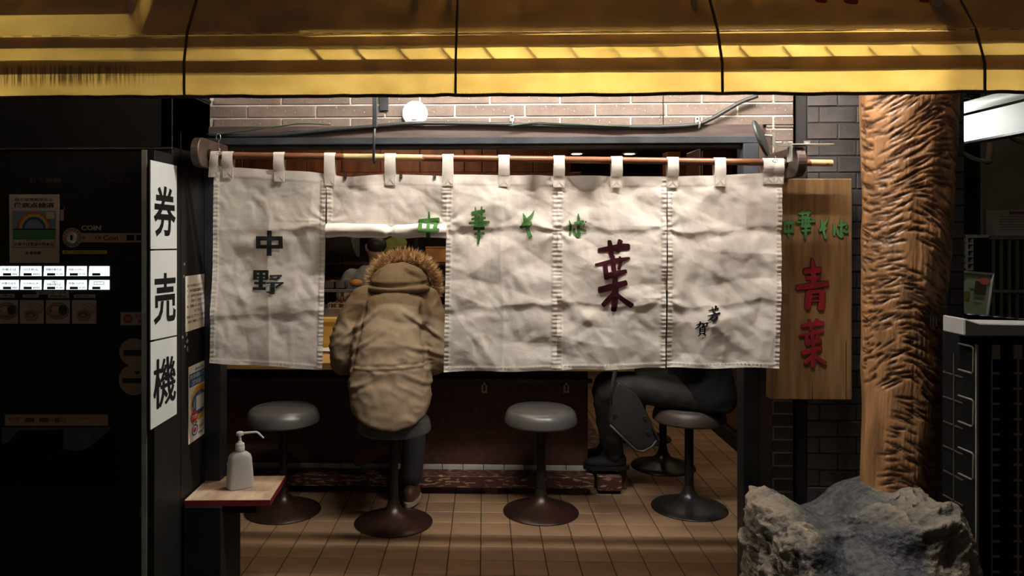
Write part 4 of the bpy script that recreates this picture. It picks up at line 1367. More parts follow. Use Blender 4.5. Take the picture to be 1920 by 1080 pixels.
# ================================================================== ROCK
rk_c = Vector((P(1596, 1000, 2.78).x, 2.80, 0.232))
bm = bmesh.new(); bmesh.ops.create_icosphere(bm, subdivisions=7, radius=1.0)
me = bpy.data.meshes.new('rock'); bm.to_mesh(me); bm.free()
n = len(me.vertices); co = np.empty(n * 3); me.vertices.foreach_get('co', co); d = co.reshape(-1, 3)
d = d / np.linalg.norm(d, axis=1)[:, None]
box = d / (np.abs(d) ** 4.5).sum(1)[:, None] ** (1 / 4.5)
p = box * np.array([0.315, 0.32, 0.29])
p[:, 0] += np.clip(-p[:, 2] - 0.02, 0, 1) * np.where(p[:, 0] > 0, 0.42, -0.0)          # spreads at the lower right
p = p + d * (0.045 * vn3(d * 2.1 + 4.2, 1) + 0.025 * vn3(d * 4.3, 2))[:, None]
_e = ((p[:, 0] + 0.05) / 0.20) ** 2 + ((p[:, 2] - 0.20) / 0.135) ** 2
rough_m = sstep(0.75, 1.25, _e + 0.45 * vn3(p * 6.0 + 9, 3) + 0.2 * vn3(p * 17.0, 33) + np.clip(p[:, 1] - 0.02, 0, 1) * -3)
ridg = 1 - np.abs(vn3(p * 16, 4)); ridg2 = 1 - np.abs(vn3(p * 36, 5))
ridg3 = 1 - np.abs(vn3(p * 75, 16))
crust = np.clip(0.5 * (ridg - 0.45) + 0.35 * (ridg2 - 0.45) + 0.3 * (ridg3 - 0.5), -0.2, 0.6)
p = p + d * (rough_m * (0.034 * (ridg - 0.6) + 0.020 * (ridg2 - 0.6) + 0.009 * (ridg3 - 0.6)) + (1 - rough_m) * (0.003 * vn3(p * 20, 7) + 0.0015 * vn3(p * 70, 8)))[:, None]
# smooth saddle in the top, hollow undercut low on the street side
sad = np.exp(-(((p[:, 0] + 0.06) / 0.13) ** 2)) * sstep(0.1, 0.25, p[:, 2])
p[:, 2] -= 0.055 * sad
p[:, 1] += 0.10 * np.exp(-(((p[:, 0] + 0.02) / 0.20) ** 2) - (((p[:, 2] - 0.19) / 0.07) ** 2)) * (p[:, 1] < 0)
p[:, 1] += 0.14 * np.exp(-(((p[:, 0] + 0.20) / 0.11) ** 2) - (((p[:, 2] + 0.06) / 0.05) ** 2)) * (p[:, 1] < 0)
p[:, 2] += (0.035 * np.exp(-(((p[:, 0] - 0.10) / 0.14) ** 2)) + 0.085 * np.exp(-(((p[:, 0] - 0.27) / 0.10) ** 2))) * sstep(0.02, 0.2, p[:, 2])
p = p + np.array(rk_c)
p[:, 2] = np.maximum(p[:, 2], -0.03)
p[:, 1] = np.minimum(p[:, 1], 3.185)
p[:, 0] = np.minimum(p[:, 0], P(1829, 700, 2.62).x - 0.006)
p[:, 0] = np.maximum(p[:, 0], P(1431, 980, 2.6).x)
me.vertices.foreach_set('co', p.ravel())
at = me.attributes.new('rough', 'FLOAT', 'POINT'); at.data.foreach_set('value', np.clip(rough_m * (0.25 + 1.6 * crust), 0, 1).astype(np.float32))
me.shade_smooth(); me.update()
M['rock'] = attr_mix('rock', 'rough', (0.036, 0.038, 0.041), (0.175, 0.138, 0.098), 0.7, bump=1.0, bscale=55, scale=45, var=0.6)
ro = link('rock', me, M['rock'])
tag(ro, 'large rough grey brown boulder at the foot of the trunk post', 'rock')

# ================================================================== SIGN PLATES ON THE PARTITION
def panel_map(px0, px1, top0, top1, bot0, bot1, X):
    """(u, v) in 0..1 on the partition -> point"""
    a, b, c, d = PX(px0, top0, X), PX(px1, top1, X), PX(px1, bot1, X), PX(px0, bot0, X)
    def fn(u, v, l=0):
        p = (a * (1 - u) + b * u) * (1 - v) + (d * (1 - u) + c * u) * v
        return p + Vector((0.0004 * l, 0, 0))
    return fn


SX = LX + 0.004
for ch, (t0, t1, b0, b1), word, cy0, cy1 in (('券', (300, 311, 467, 466), 'first', 0.27, 0.86), ('売', (470, 469, 638, 628), 'middle', 0.26, 0.84), ('機', (642, 631, 806, 776), 'last', 0.22, 0.80)):
    fn = panel_map(282.5, 331.5, t0, t1, b0, b1, SX)
    nm = {'券': 'ticket', '売': 'sell', '機': 'machine'}[ch]
    pos = {'券': 'highest of the three', '売': 'between the other two', '機': 'lowest of the three'}[ch]
    t = thing('sign_plate', 'white plate with the large black character for %s, %s on the partition' % (nm, pos), 'sign', tuple(fn(0.5, 1)), 'white plates on the black partition')
    MB().prism([fn(0, 1), fn(1, 1), fn(1, 0), fn(0, 0)], (-0.0035, 0, 0)).build('plate', M['sheet'], t)
    mb = MB()
    if ch == '機':                      # too many strokes to fatten the outline: printed several times, slightly shifted
        for n_, (du, dv) in enumerate(((-0.022, 0), (0.022, 0), (0, -0.005), (0, 0.005), (0, 0), (-0.011, 0), (0.011, 0))):
            text_on(ch, lambda x, y: fn(x + du, y + dv, 2 + 0.2 * n_), 0.11, cy0, 0.94, cy1, 0.0, mb)
    else:
        text_on(ch, lambda x, y: fn(x, y, 2), 0.10, cy0, 0.95, cy1, 0.022, mb)
    mb.build('character', M['inkblack'], t, normals=False)

# white notice half behind the curtain, and the coloured poster below it
fn = panel_map(348, 394, 518, 512, 623, 608, LX + 0.002)
t = thing('paper_notice', 'white paper notice with lines of small print beside the curtain edge', 'notice', tuple(fn(.5, 1)))
MB().prism([fn(0, 1), fn(1, 1), fn(1, 0), fn(0, 0)], (-0.0012, 0, 0)).build('sheet', M['paper'], t)
mb = MB()
lines = ['当店では新型コロナウイルス対策', 'て、換気消毒を徹底しております', 'また、各席機に飛沫感染アルコール', '座席でご利用下さい', '尚、混雑いたし席は予約優先で', 'おります。', '皆様にはご不便とご迷惑をお掛け', '何卒ご理解とご協力をお願い']
for i, s in enumerate(lines):
    cxs = 0.5; hwid = min(0.46, 0.032 * len(s))
    text_on(s, lambda x, y: fn(x, y, 1), cxs - hwid, 0.155 + i * 0.094, cxs + hwid, 0.155 + i * 0.094 + 0.052, 0.008, mb)
mb.build('print', M['inkgrey'], t, normals=False)
rect_on(lambda x, y: fn(x, y, 0.5), 0.28, 0.245, 0.66, 0.305).build('grey_highlight', flat((0.45, 0.44, 0.41)), t, normals=False)

fn = panel_map(353.5, 393, 689, 671, 834, 806, LX + 0.002)
t = thing('poster', 'poster with blue banner, yellow oval and red round badge low on the partition', 'poster', tuple(fn(.5, 1)))
MB().prism([fn(0, 1), fn(1, 1), fn(1, 0), fn(0, 0)], (-0.0012, 0, 0)).build('sheet', M['paper'], t)


def ell_on(fn, cx, cy, rx, ry, l, n=28, r0=None):
    mb = MB()
    o = [fn(cx + rx * math.cos(a), cy + ry * math.sin(a), l) for a in np.linspace(0, 2 * math.pi, n, endpoint=False)]
    if r0 is None: return mb.add(o, [tuple(range(n))])
    i = [fn(cx + rx * r0 * math.cos(a), cy + ry * r0 * math.sin(a), l) for a in np.linspace(0, 2 * math.pi, n, endpoint=False)]
    return mb.add(o + i, [(k, (k + 1) % n, n + (k + 1) % n, n + k) for k in range(n)])


FB = flat((0.02, 0.11, 0.33)); FYL = flat((0.75, 0.45, 0.03)); FR = flat((0.55, 0.02, 0.06)); FW = flat((0.78, 0.76, 0.72))
rect_on(lambda x, y: fn(x, y, 1), 0.03, 0.10, 0.97, 0.275).build('blue_banner', FB, t, normals=False)
mb = MB()
text_on('飲食店の感染リスク低減に', lambda x, y: fn(x, y, 2), 0.07, 0.115, 0.93, 0.175, 0.012, mb)
text_on('ご協力をお願いします！', lambda x, y: fn(x, y, 2), 0.14, 0.195, 0.90, 0.26, 0.012, mb)
mb.build('banner_lettering', FW, t, normals=False)
text_on('感染拡大防止', lambda x, y: fn(x, y, 1), 0.30, 0.045, 0.72, 0.08, 0.01).build('small_heading', FB, t, normals=False)
ell_on(fn, 0.5, 0.52, 0.40, 0.24, 1).build('yellow_oval', FYL, t, normals=False)
text_on('お客様への', lambda x, y: fn(x, y, 3), 0.32, 0.315, 0.70, 0.35, 0.012, text_on('お願い', lambda x, y: fn(x, y, 3), 0.36, 0.355, 0.66, 0.39, 0.012)).build('orange_lettering', flat((0.5, 0.13, 0.01)), t, normals=False)
ell_on(fn, 0.5, 0.52, 0.36, 0.16, 2, r0=0.74).build('blue_ring', FB, t, normals=False)
rect_on(lambda x, y: fn(x, y, 3), 0.28, 0.41, 0.74, 0.635).build('blue_frame', FB, t, normals=False)
rect_on(lambda x, y: fn(x, y, 4), 0.33, 0.425, 0.70, 0.615).build('white_card', FW, t, normals=False)
ell_on(fn, 0.24, 0.68, 0.16, 0.075, 5).build('red_badge', FR, t, normals=False)
text_on('STOP', lambda x, y: fn(x, y, 6), 0.12, 0.655, 0.36, 0.705, 0.02).build('badge_lettering', FW, t, normals=False)
mb = MB()
for (cx, cy) in ((0.12, 0.40), (0.88, 0.38), (0.86, 0.62), (0.20, 0.56)):
    mb.add([fn(cx, cy - .03, 3), fn(cx + .02, cy, 3), fn(cx, cy + .03, 3), fn(cx - .02, cy, 3)], [(0, 1, 2, 3)])
    mb.add([fn(cx - .07, cy, 3), fn(cx, cy - .008, 3), fn(cx + .07, cy, 3), fn(cx, cy + .008, 3)], [(0, 1, 2, 3)])
mb.build('sparkles', flat((0.8, 0.5, 0.1)), t, normals=False)
ell_on(fn, 0.28, 0.86, 0.14, 0.075, 2, r0=0.72).build('round_emblem', FB, t, normals=False)
ell_on(fn, 0.28, 0.86, 0.07, 0.036, 2).build('emblem_core', FR, t, normals=False)
mb = MB()
text_on('一人ひとりの', lambda x, y: fn(x, y, 2), 0.50, 0.785, 0.90, 0.82, 0.014, mb)
text_on('感染対策徹底', lambda x, y: fn(x, y, 2), 0.48, 0.83, 0.93, 0.87, 0.014, mb)
mb.build('ochre_lettering', flat((0.35, 0.22, 0.04)), t, normals=False)
mb = text_on('東京都', lambda x, y: fn(x, y, 2), 0.44, 0.915, 0.62, 0.945, 0.01)
text_on('お問い合わせ', lambda x, y: fn(x, y, 2), 0.66, 0.90, 0.94, 0.925, 0.006, mb)
text_on('大事', lambda x, y: fn(x, y, 2), 0.14, 0.755, 0.40, 0.785, 0.012, mb)
mb.build('small_print', M['inkgrey'], t, normals=False)

# ================================================================== TICKET VENDING MACHINE
VY = 2.86
vx0, vx1 = P(-150, 500, VY).x, LX - 0.05


def v(px, py, l=0): return P(px, py, VY) + Vector((0, -0.001 - 0.0006 * l, 0))


vm = thing('ticket_machine', 'black ticket vending machine with two rows of lit buttons', 'vending machine', ((vx0 + vx1) / 2, VY + 0.2, 0))
vzt = P(200, 284, VY).z
lx0, lx1, lz0, lz1 = P(5, 700, VY).x, P(208, 700, VY).x, P(100, 862, VY).z, P(100, 800, VY).z
cab = MB().box((vx0, VY + 0.07, 0.02), (vx1, 3.33, vzt)).box((vx0, VY, lz1), (vx1, VY + 0.07, vzt)).box((vx0, VY, 0.02), (vx1, VY + 0.07, lz0 - 0.10)).box((vx0, VY, lz0 - 0.10), (lx0 - 0.02, VY + 0.07, lz1)).box((lx1 + 0.03, VY, lz0 - 0.10), (vx1, VY + 0.07, lz1))
cab.build('cabinet', M['black'], vm)
PT = M['tan']
FT = flat((0.30, 0.19, 0.105)); FTW = flat((0.34, 0.27, 0.21)); FBK = M['inkblack']
M['lit'] = emis('lit_button', (0.86, 0.97, 1.0), 1.15)
cols = [(-86, -47), (-44, -4), (0, 35.5), (38.5, 78), (82.5, 120.5), (125, 163), (167, 205.5)]
top_t = ['', '', '中華そば', 'つけめん', '特製中華そば', '特製つけめん', '']
bot_t = ['', '', '中華そば大', 'つけめん大', '大盛り', '特製つけ大', '']
pr1 = ['', '', '¥800', '¥850', '¥1,100', '¥1,150', '']
pr2 = ['', '', '¥900', '¥950', '¥1,200', '¥1,250', '']
for r, (ya, yb) in enumerate(((499, 517.5), (525, 543))):
    for c, (xa, xb) in enumerate(cols):
        b = MB()
        sk = 1.3
        b.prism([v(xa, yb, 4), v(xb, yb, 4), v(xb + (0 if c > 2 else 0), ya, 4), v(xa + sk, ya, 4)], (0, 0.004, 0))
        bo = b.build('ticket_button', M['lit'], vm)
        MB().prism([v(xa + 7, yb - 0.8, 6), v(xa + 22, yb - 0.8, 6), v(xa + 22, yb - 5.5, 6), v(xa + 7, yb - 5.5, 6)], (0, 0.004, 0)).build('push_key', M['darkmetal'], bo)
        mb = MB()
        tt_, pp_ = (top_t, pr1) if r == 0 else (bot_t, pr2)
        if tt_[c]:
            if r == 1 and c == 4:
                link('lettering', text_on('大盛り', lambda x, y: v(x, y, 6.2), xa + 15, ya + 1.6, xb - 12, ya + 4.8, 0.01).mesh('lettering', normals=False), FBK, bo)
                text_on('特製中華そば', lambda x, y: v(x, y, 6.2), xa + 7, ya + 6, xb - 5, ya + 10, 0.01, mb)
            else:
                text_on(tt_[c], lambda x, y: v(x, y, 6.2), xa + 5, ya + 4, xb - 4, ya + 8.5, 0.01, mb)
            link('price', text_on(pp_[c], lambda x, y: v(x, y, 6.2), xa + 24.5, yb - 5.4, xb - 2, yb - 2, 0.01).mesh('price', normals=False), FBK, bo)
        if mb.v: link('lettering', mb.mesh('lettering', normals=False), FBK if c != 5 else flat((0.5, 0.2, 0.2)), bo)
        if c == 6 and r == 1:
            mb = MB()
            for a in ((xa + 10, ya + 3, xb - 9, ya + 3.8), (xa + 10, ya + 7.7, xb - 9, ya + 8.5), (xa + 10, ya + 3, xa + 10.8, ya + 8.5), (xb - 10, ya + 3, xb - 9, ya + 8.5), (xa + 16, ya + 3, xa + 16.6, ya + 8.5), (xa + 22, ya + 3, xa + 22.6, ya + 8.5)):
                rect_on(lambda x, y: v(x, y, 6.2), *a, mb)
            link('pink_frame', mb.mesh('pink_frame', normals=False), flat((0.5, 0.3, 0.42)), bo)
# dish name strips and the four dish pictures
mb = MB()
for (xa, ya, xb, yb, s) in ((0, 551, 28, 558, '中華そば'), (43, 552, 73, 558, 'つけめん'), (69, 546, 129, 552, '特製 大盛り各種'), (91, 552, 130, 559, '特製中華そば'), (139, 552, 179, 558.5, '特製つけめん')):
    so = rect_on(lambda x, y: v(x, y, 1), xa, ya, xb, yb).build('dish_name_strip', FTW, vm, normals=False)
    link('lettering', text_on(s, lambda x, y: v(x, y, 2), xa + 4, ya + 1.3, xb - 4, yb - 1.3, 0.012).mesh('lettering', normals=False), FBK, so)


def vfn(cx, cy):
    return lambda x, y, l=0: v(x, y, l)


for i, (xa, xb, kind) in enumerate(((-8, 34.5, 1), (37.5, 82.5, 2), (86.5, 131.5, 1), (135.5, 181, 2))):
    pc_ = rect_on(lambda x, y: v(x, y, 1), xa, 562.5, xb, 607).build('dish_picture', FTW, vm, normals=False)
    fn_ = lambda x, y, l=0: v(x, y, l)
    if kind == 1:
        cx_, cy_ = (xa + xb) / 2, 583
        for (rx, ry, l, m_) in ((21, 16, 2, flat((0.03, 0.03, 0.06))), (19.5, 14.5, 3, flat((0.30, 0.24, 0.2))), (18, 13, 4, flat((0.15, 0.09, 0.06)))):
            ell_on(fn_, cx_, cy_, rx, ry, l).build('printed_bowl', m_, pc_, normals=False)
        ell_on(fn_, cx_ + 10, cy_ - 2, 8, 9, 5).build('printed_seaweed', flat((0.012, 0.014, 0.012)), pc_, normals=False)
        ell_on(fn_, cx_ - 3, cy_ - 4, 9, 5, 5).build('printed_egg', flat((0.33, 0.25, 0.18)), pc_, normals=False)
        ell_on(fn_, cx_ - 4, cy_ + 5, 10, 4, 5).build('printed_pork', flat((0.28, 0.15, 0.12)), pc_, normals=False)
    else:
        cx_, cy_ = (xa + xb) / 2, 587
        for (dx, dy, rx, ry, l, m_) in ((8, -8, 13, 10, 2, flat((0.03, 0.03, 0.03))), (8, -8, 12, 9, 3, FTW), (8, -7, 10, 7, 4, flat((0.30, 0.21, 0.11))), (-1, 4, 13, 9.5, 5, flat((0.03, 0.03, 0.03))), (-1, 4, 12, 8.5, 6, flat((0.28, 0.2, 0.16))), (-1, 3, 10, 6, 7, flat((0.11, 0.07, 0.06))), (0, 4, 5, 3, 8, flat((0.27, 0.14, 0.12)))):
            ell_on(fn_, cx_ + dx, cy_ + dy, rx, ry, l).build('printed_bowl', m_, pc_, normals=False)
# coin slot
cs = MB()
text_on('COIN', lambda x, y: v(x, y, 2), 153, 422.5, 190, 432, 0.045).build('coin_lettering', FTW, vm, normals=False)
cp = rect_on(lambda x, y: v(x, y, 1), 148, 437, 276, 454.5).build('coin_plate', FT, vm, normals=False)
mb = MB()
text_on('硬貨', lambda x, y: v(x, y, 2), 179, 442, 190, 448.5, 0.02, mb); text_on('Coin', lambda x, y: v(x, y, 2), 194, 441, 222, 451, 0.01, mb); text_on('10', lambda x, y: v(x, y, 2), 152, 442, 160, 448, 0.01, mb)
rect_on(lambda x, y: v(x, y, 2), 238, 440.5, 252, 451, mb); rect_on(lambda x, y: v(x, y, 2), 256, 440.5, 271, 451, mb)
link('plate_print', mb.mesh('plate_print', normals=False), FBK, cp)
ce = ell_on(lambda x, y, l=0: v(x, y, l), 136, 445.5, 18.5, 18.5, 2).build('coin_dial', FT, vm, normals=False)
mb = MB()
for a in np.linspace(0, 6.283, 16, endpoint=False):
    c_, s_ = math.cos(a), math.sin(a)
    mb.add([v(136 + 13 * c_ - .5 * s_, 445.5 + 13 * s_ + .5 * c_, 3), v(136 + 17 * c_ - .5 * s_, 445.5 + 17 * s_ + .5 * c_, 3), v(136 + 17 * c_ + .5 * s_, 445.5 + 17 * s_ - .5 * c_, 3), v(136 + 13 * c_ + .5 * s_, 445.5 + 13 * s_ - .5 * c_, 3)], [(0, 1, 2, 3)])
link('dial_marks', mb.mesh('dial_marks', normals=False), FBK, ce)
MB().lathe([(0.021, 0), (0.021, 0.004), (0.018, 0.008), (0.0168, 0.004), (0.0005, 0.003)], v(136, 445.5, 3), 28, Matrix.Rotation(math.pi / 2, 4, 'X')).build('coin_funnel', M['galv'], vm, smooth='auto')
MB().box(tuple(v(134.5, 450, 0) + Vector((0, -0.009, 0))), tuple(v(137, 441, 0) + Vector((0, -0.004, 0)))).build('coin_slot', M['inkblack'], vm)
yl = rect_on(lambda x, y: v(x, y, 1), 117.5, 469.5, 201, 476).build('yellow_strip', flat((0.45, 0.27, 0.04)), vm, normals=False)
link('lettering', text_on('新しい500円硬貨は使用できません', lambda x, y: v(x, y, 2), 122, 471, 197, 474.8, 0.01).mesh('lettering', normals=False), FBK, yl)
rect_on(lambda x, y: v(x, y, 1), 113, 389, 120, 414).add([v(113, 389, 1), v(121, 389, 1), v(121, 393, 1), v(113, 393, 1)], [(0, 1, 2, 3)]).build('tape_corner', FT, vm, normals=False)
for s, q in (('投入金額', (238, 482, 259, 487.5, 0.0)), ('CHANGE', (220, 429, 245, 435, 0.0)), ('お食事券', (55, 333, 116, 344, 0.03)), ('食券をお買い求めください', (202, 335, 269, 342, 0.0))):
    text_on(s, lambda x, y: v(x, y, 2), *q).build('faint_lettering', flat((0.03, 0.026, 0.023)), vm, normals=False)
# security label
sl = rect_on(lambda x, y: v(x, y, 1), 226.5, 585.5, 277, 609.5).build('security_label', FTW, vm, normals=False)
star = []
for i in range(24):
    a = i * math.pi / 12; r = 10.5 if i % 2 == 0 else 7.5
    star.append(v(240 + r * math.cos(a), 597.5 + r * math.sin(a), 2))
link('red_burst', MB().add(star, [tuple(range(24))]).mesh('red_burst', normals=False), flat((0.28, 0.015, 0.015)), sl)
link('burst_lettering', text_on('防犯', lambda x, y: v(x, y, 3), 235, 594, 246, 601, 0.02).mesh('x', normals=False), FTW, sl)
link('red_lettering', text_on('防犯カ', lambda x, y: v(x, y, 2), 254, 588.5, 277, 596, 0.02).mesh('x', normals=False), flat((0.28, 0.015, 0.015)), sl)
link('black_lettering', text_on('作動', lambda x, y: v(x, y, 2), 259, 599, 277, 607, 0.03).mesh('x', normals=False), FBK, sl)
# bill slots
bs = ell_on(lambda x, y, l=0: v(x, y, l), 251, 660, 27, 26, 1).build('bill_plate', FT, vm, normals=False)
bs2 = ell_on(lambda x, y, l=0: v(x, y, l), 251, 712, 28, 29, 1).build('bill_plate', FT, vm, normals=False)
rect_on(lambda x, y: v(x, y, 3), 232, 656, 277, 667).build('bill_slot', M['darkmetal'], vm, normals=False)
rect_on(lambda x, y: v(x, y, 3), 230, 709, 277, 718).build('bill_slot', M['darkmetal'], vm, normals=False)
mb = MB()
mb.add([v(251, 646, 3), v(263, 646, 3), v(257, 654, 3)], [(0, 1, 2)])
text_on('BILL', lambda x, y: v(x, y, 3), 245, 682, 269, 689, 0.04, mb)
mb.build('bill_lettering', FTW, vm, normals=False)
MB().add([v(252, 696, 3), v(264, 696, 3), v(258, 702, 3)], [(0, 1, 2)]).build('bill_arrow', FBK, vm, normals=False)
# long yellow strip, ticket tray, small display, lock
ls = rect_on(lambda x, y: v(x, y, 1), 10, 777, 203, 798).build('coin_guide_strip', FT, vm, normals=False)
mb = MB()
text_on('使用できる貨幣', lambda x, y: v(x, y, 2), 17, 781, 37, 792, 0.02, mb)
for (xa, xb) in ((47, 65), (74, 92), (103, 112)):
    rect_on(lambda x, y: v(x, y, 2), xa, 783, xb, 791.5, mb)
for (xx, n_) in ((94, 2), (113, 3)):
    for i in range(n_):
        mb.add([v(xx + 4 * i, 783, 2), v(xx + 4 * i + 1.3, 783, 2), v(xx + 4 * i + 2.6, 787, 2), v(xx + 4 * i + 1.3, 791.5, 2), v(xx + 4 * i, 791.5, 2), v(xx + 4 * i + 1.4, 787, 2)], [(0, 1, 2, 3, 4, 5)])
text_on('お釣りのお忘れなく', lambda x, y: v(x, y, 2), 142, 781, 172, 786, 0.0, mb)
link('strip_print', mb.mesh('x', normals=False), flat((0.09, 0.03, 0.015)), ls)
M['trayplastic'] = mat('grey_tray', (0.055, 0.06, 0.055), 0.5)
tz0 = lz0
tr = MB()
tr.prism([v(3, 801, 0), v(212, 801, 0), v(205, 806, 0), v(3, 806, 0)], (0, 0.06, 0))
tr.prism([v(3, 806, 0), v(36, 806, 0), v(14, 830, 0), v(3, 832, 0)], (0, 0.06, 0))
tr.prism([v(120, 806, 0), v(205, 806, 0), v(168, 838, 0), v(150, 846, 0), v(118, 842, 0)], (0, 0.06, 0))
tr.build('tray_surround', M['trayplastic'], vm)
MB().prism([v(133, 812, 3), v(176, 812, 3), v(171, 829, 3), v(128, 829, 3)], (0, 0.004, 0)).build('display', mat('display_glass', (0.07, 0.085, 0.11), 0.15), vm)
MB().lathe([(0.008, 0), (0.008, 0.012), (0.0005, 0.013)], v(120, 845, 2), 12, Matrix.Rotation(math.pi / 2, 4, 'X')).build('return_button', M['darkmetal'], vm)
MB().lathe([(0.012, 0), (0.012, 0.006), (0.0005, 0.007)], v(241, 757, 0), 16, Matrix.Rotation(math.pi / 2, 4, 'X')).build('lock', M['darkmetal'], vm)
# round blue sticker low down at the partition
ell_on(lambda x, y, l=0: v(x, y, l), 272, 962, 9.5, 19, 1).build('round_sticker', flat((0.06, 0.075, 0.08)), vm, normals=False)

# rainbow poster on the machine
V2Y = VY - 0.004
rp = thing('poster', 'pale poster with a rainbow over a green field stuck on the ticket machine', 'poster', tuple(P(64, 492, V2Y)))


def r_(x, y, l=0): return P(x, y, V2Y) + Vector((0, -0.0004 * l, 0))


MB().prism([r_(18, 493), r_(111, 493), r_(111, 364.5), r_(17, 364.5)], (0, 0.0015, 0)).build('sheet', FTW, rp)
rect_on(lambda x, y: r_(x, y, 1), 24, 395, 105, 431).build('blue_field', flat((0.10, 0.15, 0.18)), rp, normals=False)
rect_on(lambda x, y: r_(x, y, 1), 24, 429, 105, 448).build('green_field', flat((0.02, 0.12, 0.035)), rp, normals=False)
for (ro_, ri, c_) in ((31, 28.3, (0.30, 0.03, 0.02)), (28.3, 25.6, (0.38, 0.14, 0.02)), (25.6, 23, (0.35, 0.28, 0.04)), (23, 20.8, (0.03, 0.16, 0.05)), (20.8, 17.5, (0.01, 0.02, 0.10))):
    mb = MB(); A = np.linspace(math.pi, 2 * math.pi, 25)
    vo = [r_(64 + ro_ * math.cos(a), 428.5 + ro_ * math.sin(a), 2) for a in A] + [r_(64 + ri * math.cos(a), 428.5 + ri * math.sin(a), 2) for a in A]
    mb.add(vo, [(i, i + 1, 26 + i, 25 + i) for i in range(24)]).build('rainbow_band', flat(c_), rp, normals=False)
rect_on(lambda x, y: r_(x, y, 3), 87, 398, 102, 410).build('small_emblem', FTW, rp, normals=False)
rect_on(lambda x, y: r_(x, y, 1), 25, 448, 103, 464.5).build('name_box_edge', flat((0.02, 0.06, 0.03)), rp, normals=False)
rect_on(lambda x, y: r_(x, y, 2), 26, 449, 102, 463.5).build('name_box', FTW, rp, normals=False)
for st_, q in (('飲食店等感染防止', (28, 371, 100, 377, 0.01)), ('徹底点検済', (26, 380, 102, 389.5, 0.02)), ('感染防止徹底宣言', (50, 450, 77, 452.5, 0.0)), ('中華そば青葉中野本店', (27, 454.5, 101, 461.5, 0.01)), ('東京都', (56, 471, 77, 477, 0.01))):
    text_on(st_, lambda x, y: r_(x, y, 3), *q).build('lettering', FBK, rp, normals=False)
MB().add([r_(47, 474, 2), r_(50.5, 470.5, 2), r_(54, 474, 2), r_(50.5, 476.5, 2)], [(0, 1, 2, 3)]).build('leaf_mark', flat((0.02, 0.06, 0.03)), rp, normals=False)
mb = MB()
for i in range(5): text_on('この店は感染防止対策に取り組んでいます', lambda x, y: r_(x, y, 2), 29, 431.5 + i * 3.2, 100, 433.3 + i * 3.2, 0.0, mb)
mb.build('pale_lettering', flat((0.12, 0.2, 0.12)), rp, normals=False)

# ================================================================== SMALL TABLE AND SANITISER
TZ = 0.45
ta, tb, tc, td = PZ(346, 938, TZ), PZ(506, 937, TZ), PZ(535, 892, TZ), PZ(391, 893, TZ)
td.x = max(td.x, LX + 0.006); ta.x = max(ta.x, LX + 0.006)
tb_ = thing('small_table', 'small worn wooden table with red painted edge under the sanitiser bottle', 'table', ((ta.x + tb.x) / 2, (ta.y + tc.y) / 2, 0))
mb = MB().prism([ta, tb, tc, td], (0, 0, -0.022))
top = mb.build('top', M['tabletop'], tb_)
e = Vector((0, 0, -0.0225))
for a, b in ((ta, tb), (tb, tc)):
    nrm = (b - a).cross(Vector((0, 0, 1))).normalized() * 0.002
    MB().prism([a - Vector((0, 0, 0.002)), b - Vector((0, 0, 0.002)), b - Vector((0, 0, 0.002)) + nrm, a - Vector((0, 0, 0.002)) + nrm], e).build('red_edge', M['redpaint'], tb_)
lxr = P(407, 1000, 2.98).x
MB().box((LX + 0.012, 3.02, -0.02), (lxr, 3.27, TZ - 0.022)).build('pedestal', M['black'], tb_, bevel=0.003)
MB().box((LX + 0.04, ta.y + 0.03, TZ - 0.06), (tb.x - 0.06, ta.y + 0.05, TZ - 0.022)).build('apron', M['black'], tb_)
gx = P(443, 958, 3.25)
MB().box((gx.x - 0.008, 3.24, gx.z - 0.02), (gx.x + 0.008, 3.256, TZ - 0.022)).build('corner_bracket', flat((0.12, 0.11, 0.1)), tb_)

sc_ = PZ(450, 913, TZ)
st = thing('sanitiser_bottle', 'white pump bottle of hand sanitiser standing on the small table', 'bottle', tuple(sc_))
Rz = Matrix.Rotation(math.radians(33), 4, 'Z')
K = 3.13 / FPX
hh = {0: 919, 1: 852, 2: 846}


def sec(z, rx, ry, p=4.0, n=32):
    o = []
    for k in range(n):
        a = 2 * math.pi * k / n; ca, sa = math.cos(a), math.sin(a)
        o.append(Rz @ Vector((rx * math.copysign(abs(ca) ** (2 / p), ca), ry * math.copysign(abs(sa) ** (2 / p), sa), z)) + sc_)
    return o


bs_ = [(0.0, 0.050, 0.034, 5), (0.003, 0.0535, 0.0375, 5), (0.02, 0.0535, 0.0375, 5), (0.08, 0.0495, 0.035, 5), (0.124, 0.046, 0.0325, 4.5), (0.137, 0.042, 0.030, 4), (0.146, 0.031, 0.023, 3), (0.150, 0.018, 0.0165, 2), (0.158, 0.0155, 0.0155, 2)]
mb = MB(); vv = []
for q in bs_: vv += sec(*q)
ff = []
for i in range(len(bs_) - 1):
    for k in range(32): ff.append((i * 32 + k, i * 32 + (k + 1) % 32, (i + 1) * 32 + (k + 1) % 32, (i + 1) * 32 + k))
ff.append(tuple(range(31, -1, -1))); ff.append(tuple((len(bs_) - 1) * 32 + k for k in range(32)))
mb.add(vv, ff).build('bottle', M['wet'], st, smooth='auto')
MB().lathe([(0.0165, 0.156), (0.0195, 0.157), (0.0195, 0.170), (0.0185, 0.171), (0.0185, 0.183), (0.016, 0.186), (0.012, 0.187)], sc_, 28).build('screw_cap', M['whiteplastic'], st, smooth='auto')
MB().lathe([(0.012, 0.185), (0.009, 0.193), (0.006, 0.195), (0.006, 0.220)], sc_, 18).build('stem', M['whiteplastic'], st, smooth='auto')
MB().lathe([(0.006, 0.218), (0.0155, 0.220), (0.0155, 0.231), (0.011, 0.2345), (0.0005, 0.235)], sc_, 24).build('pump_head', M['whiteplastic'], st, smooth='auto')
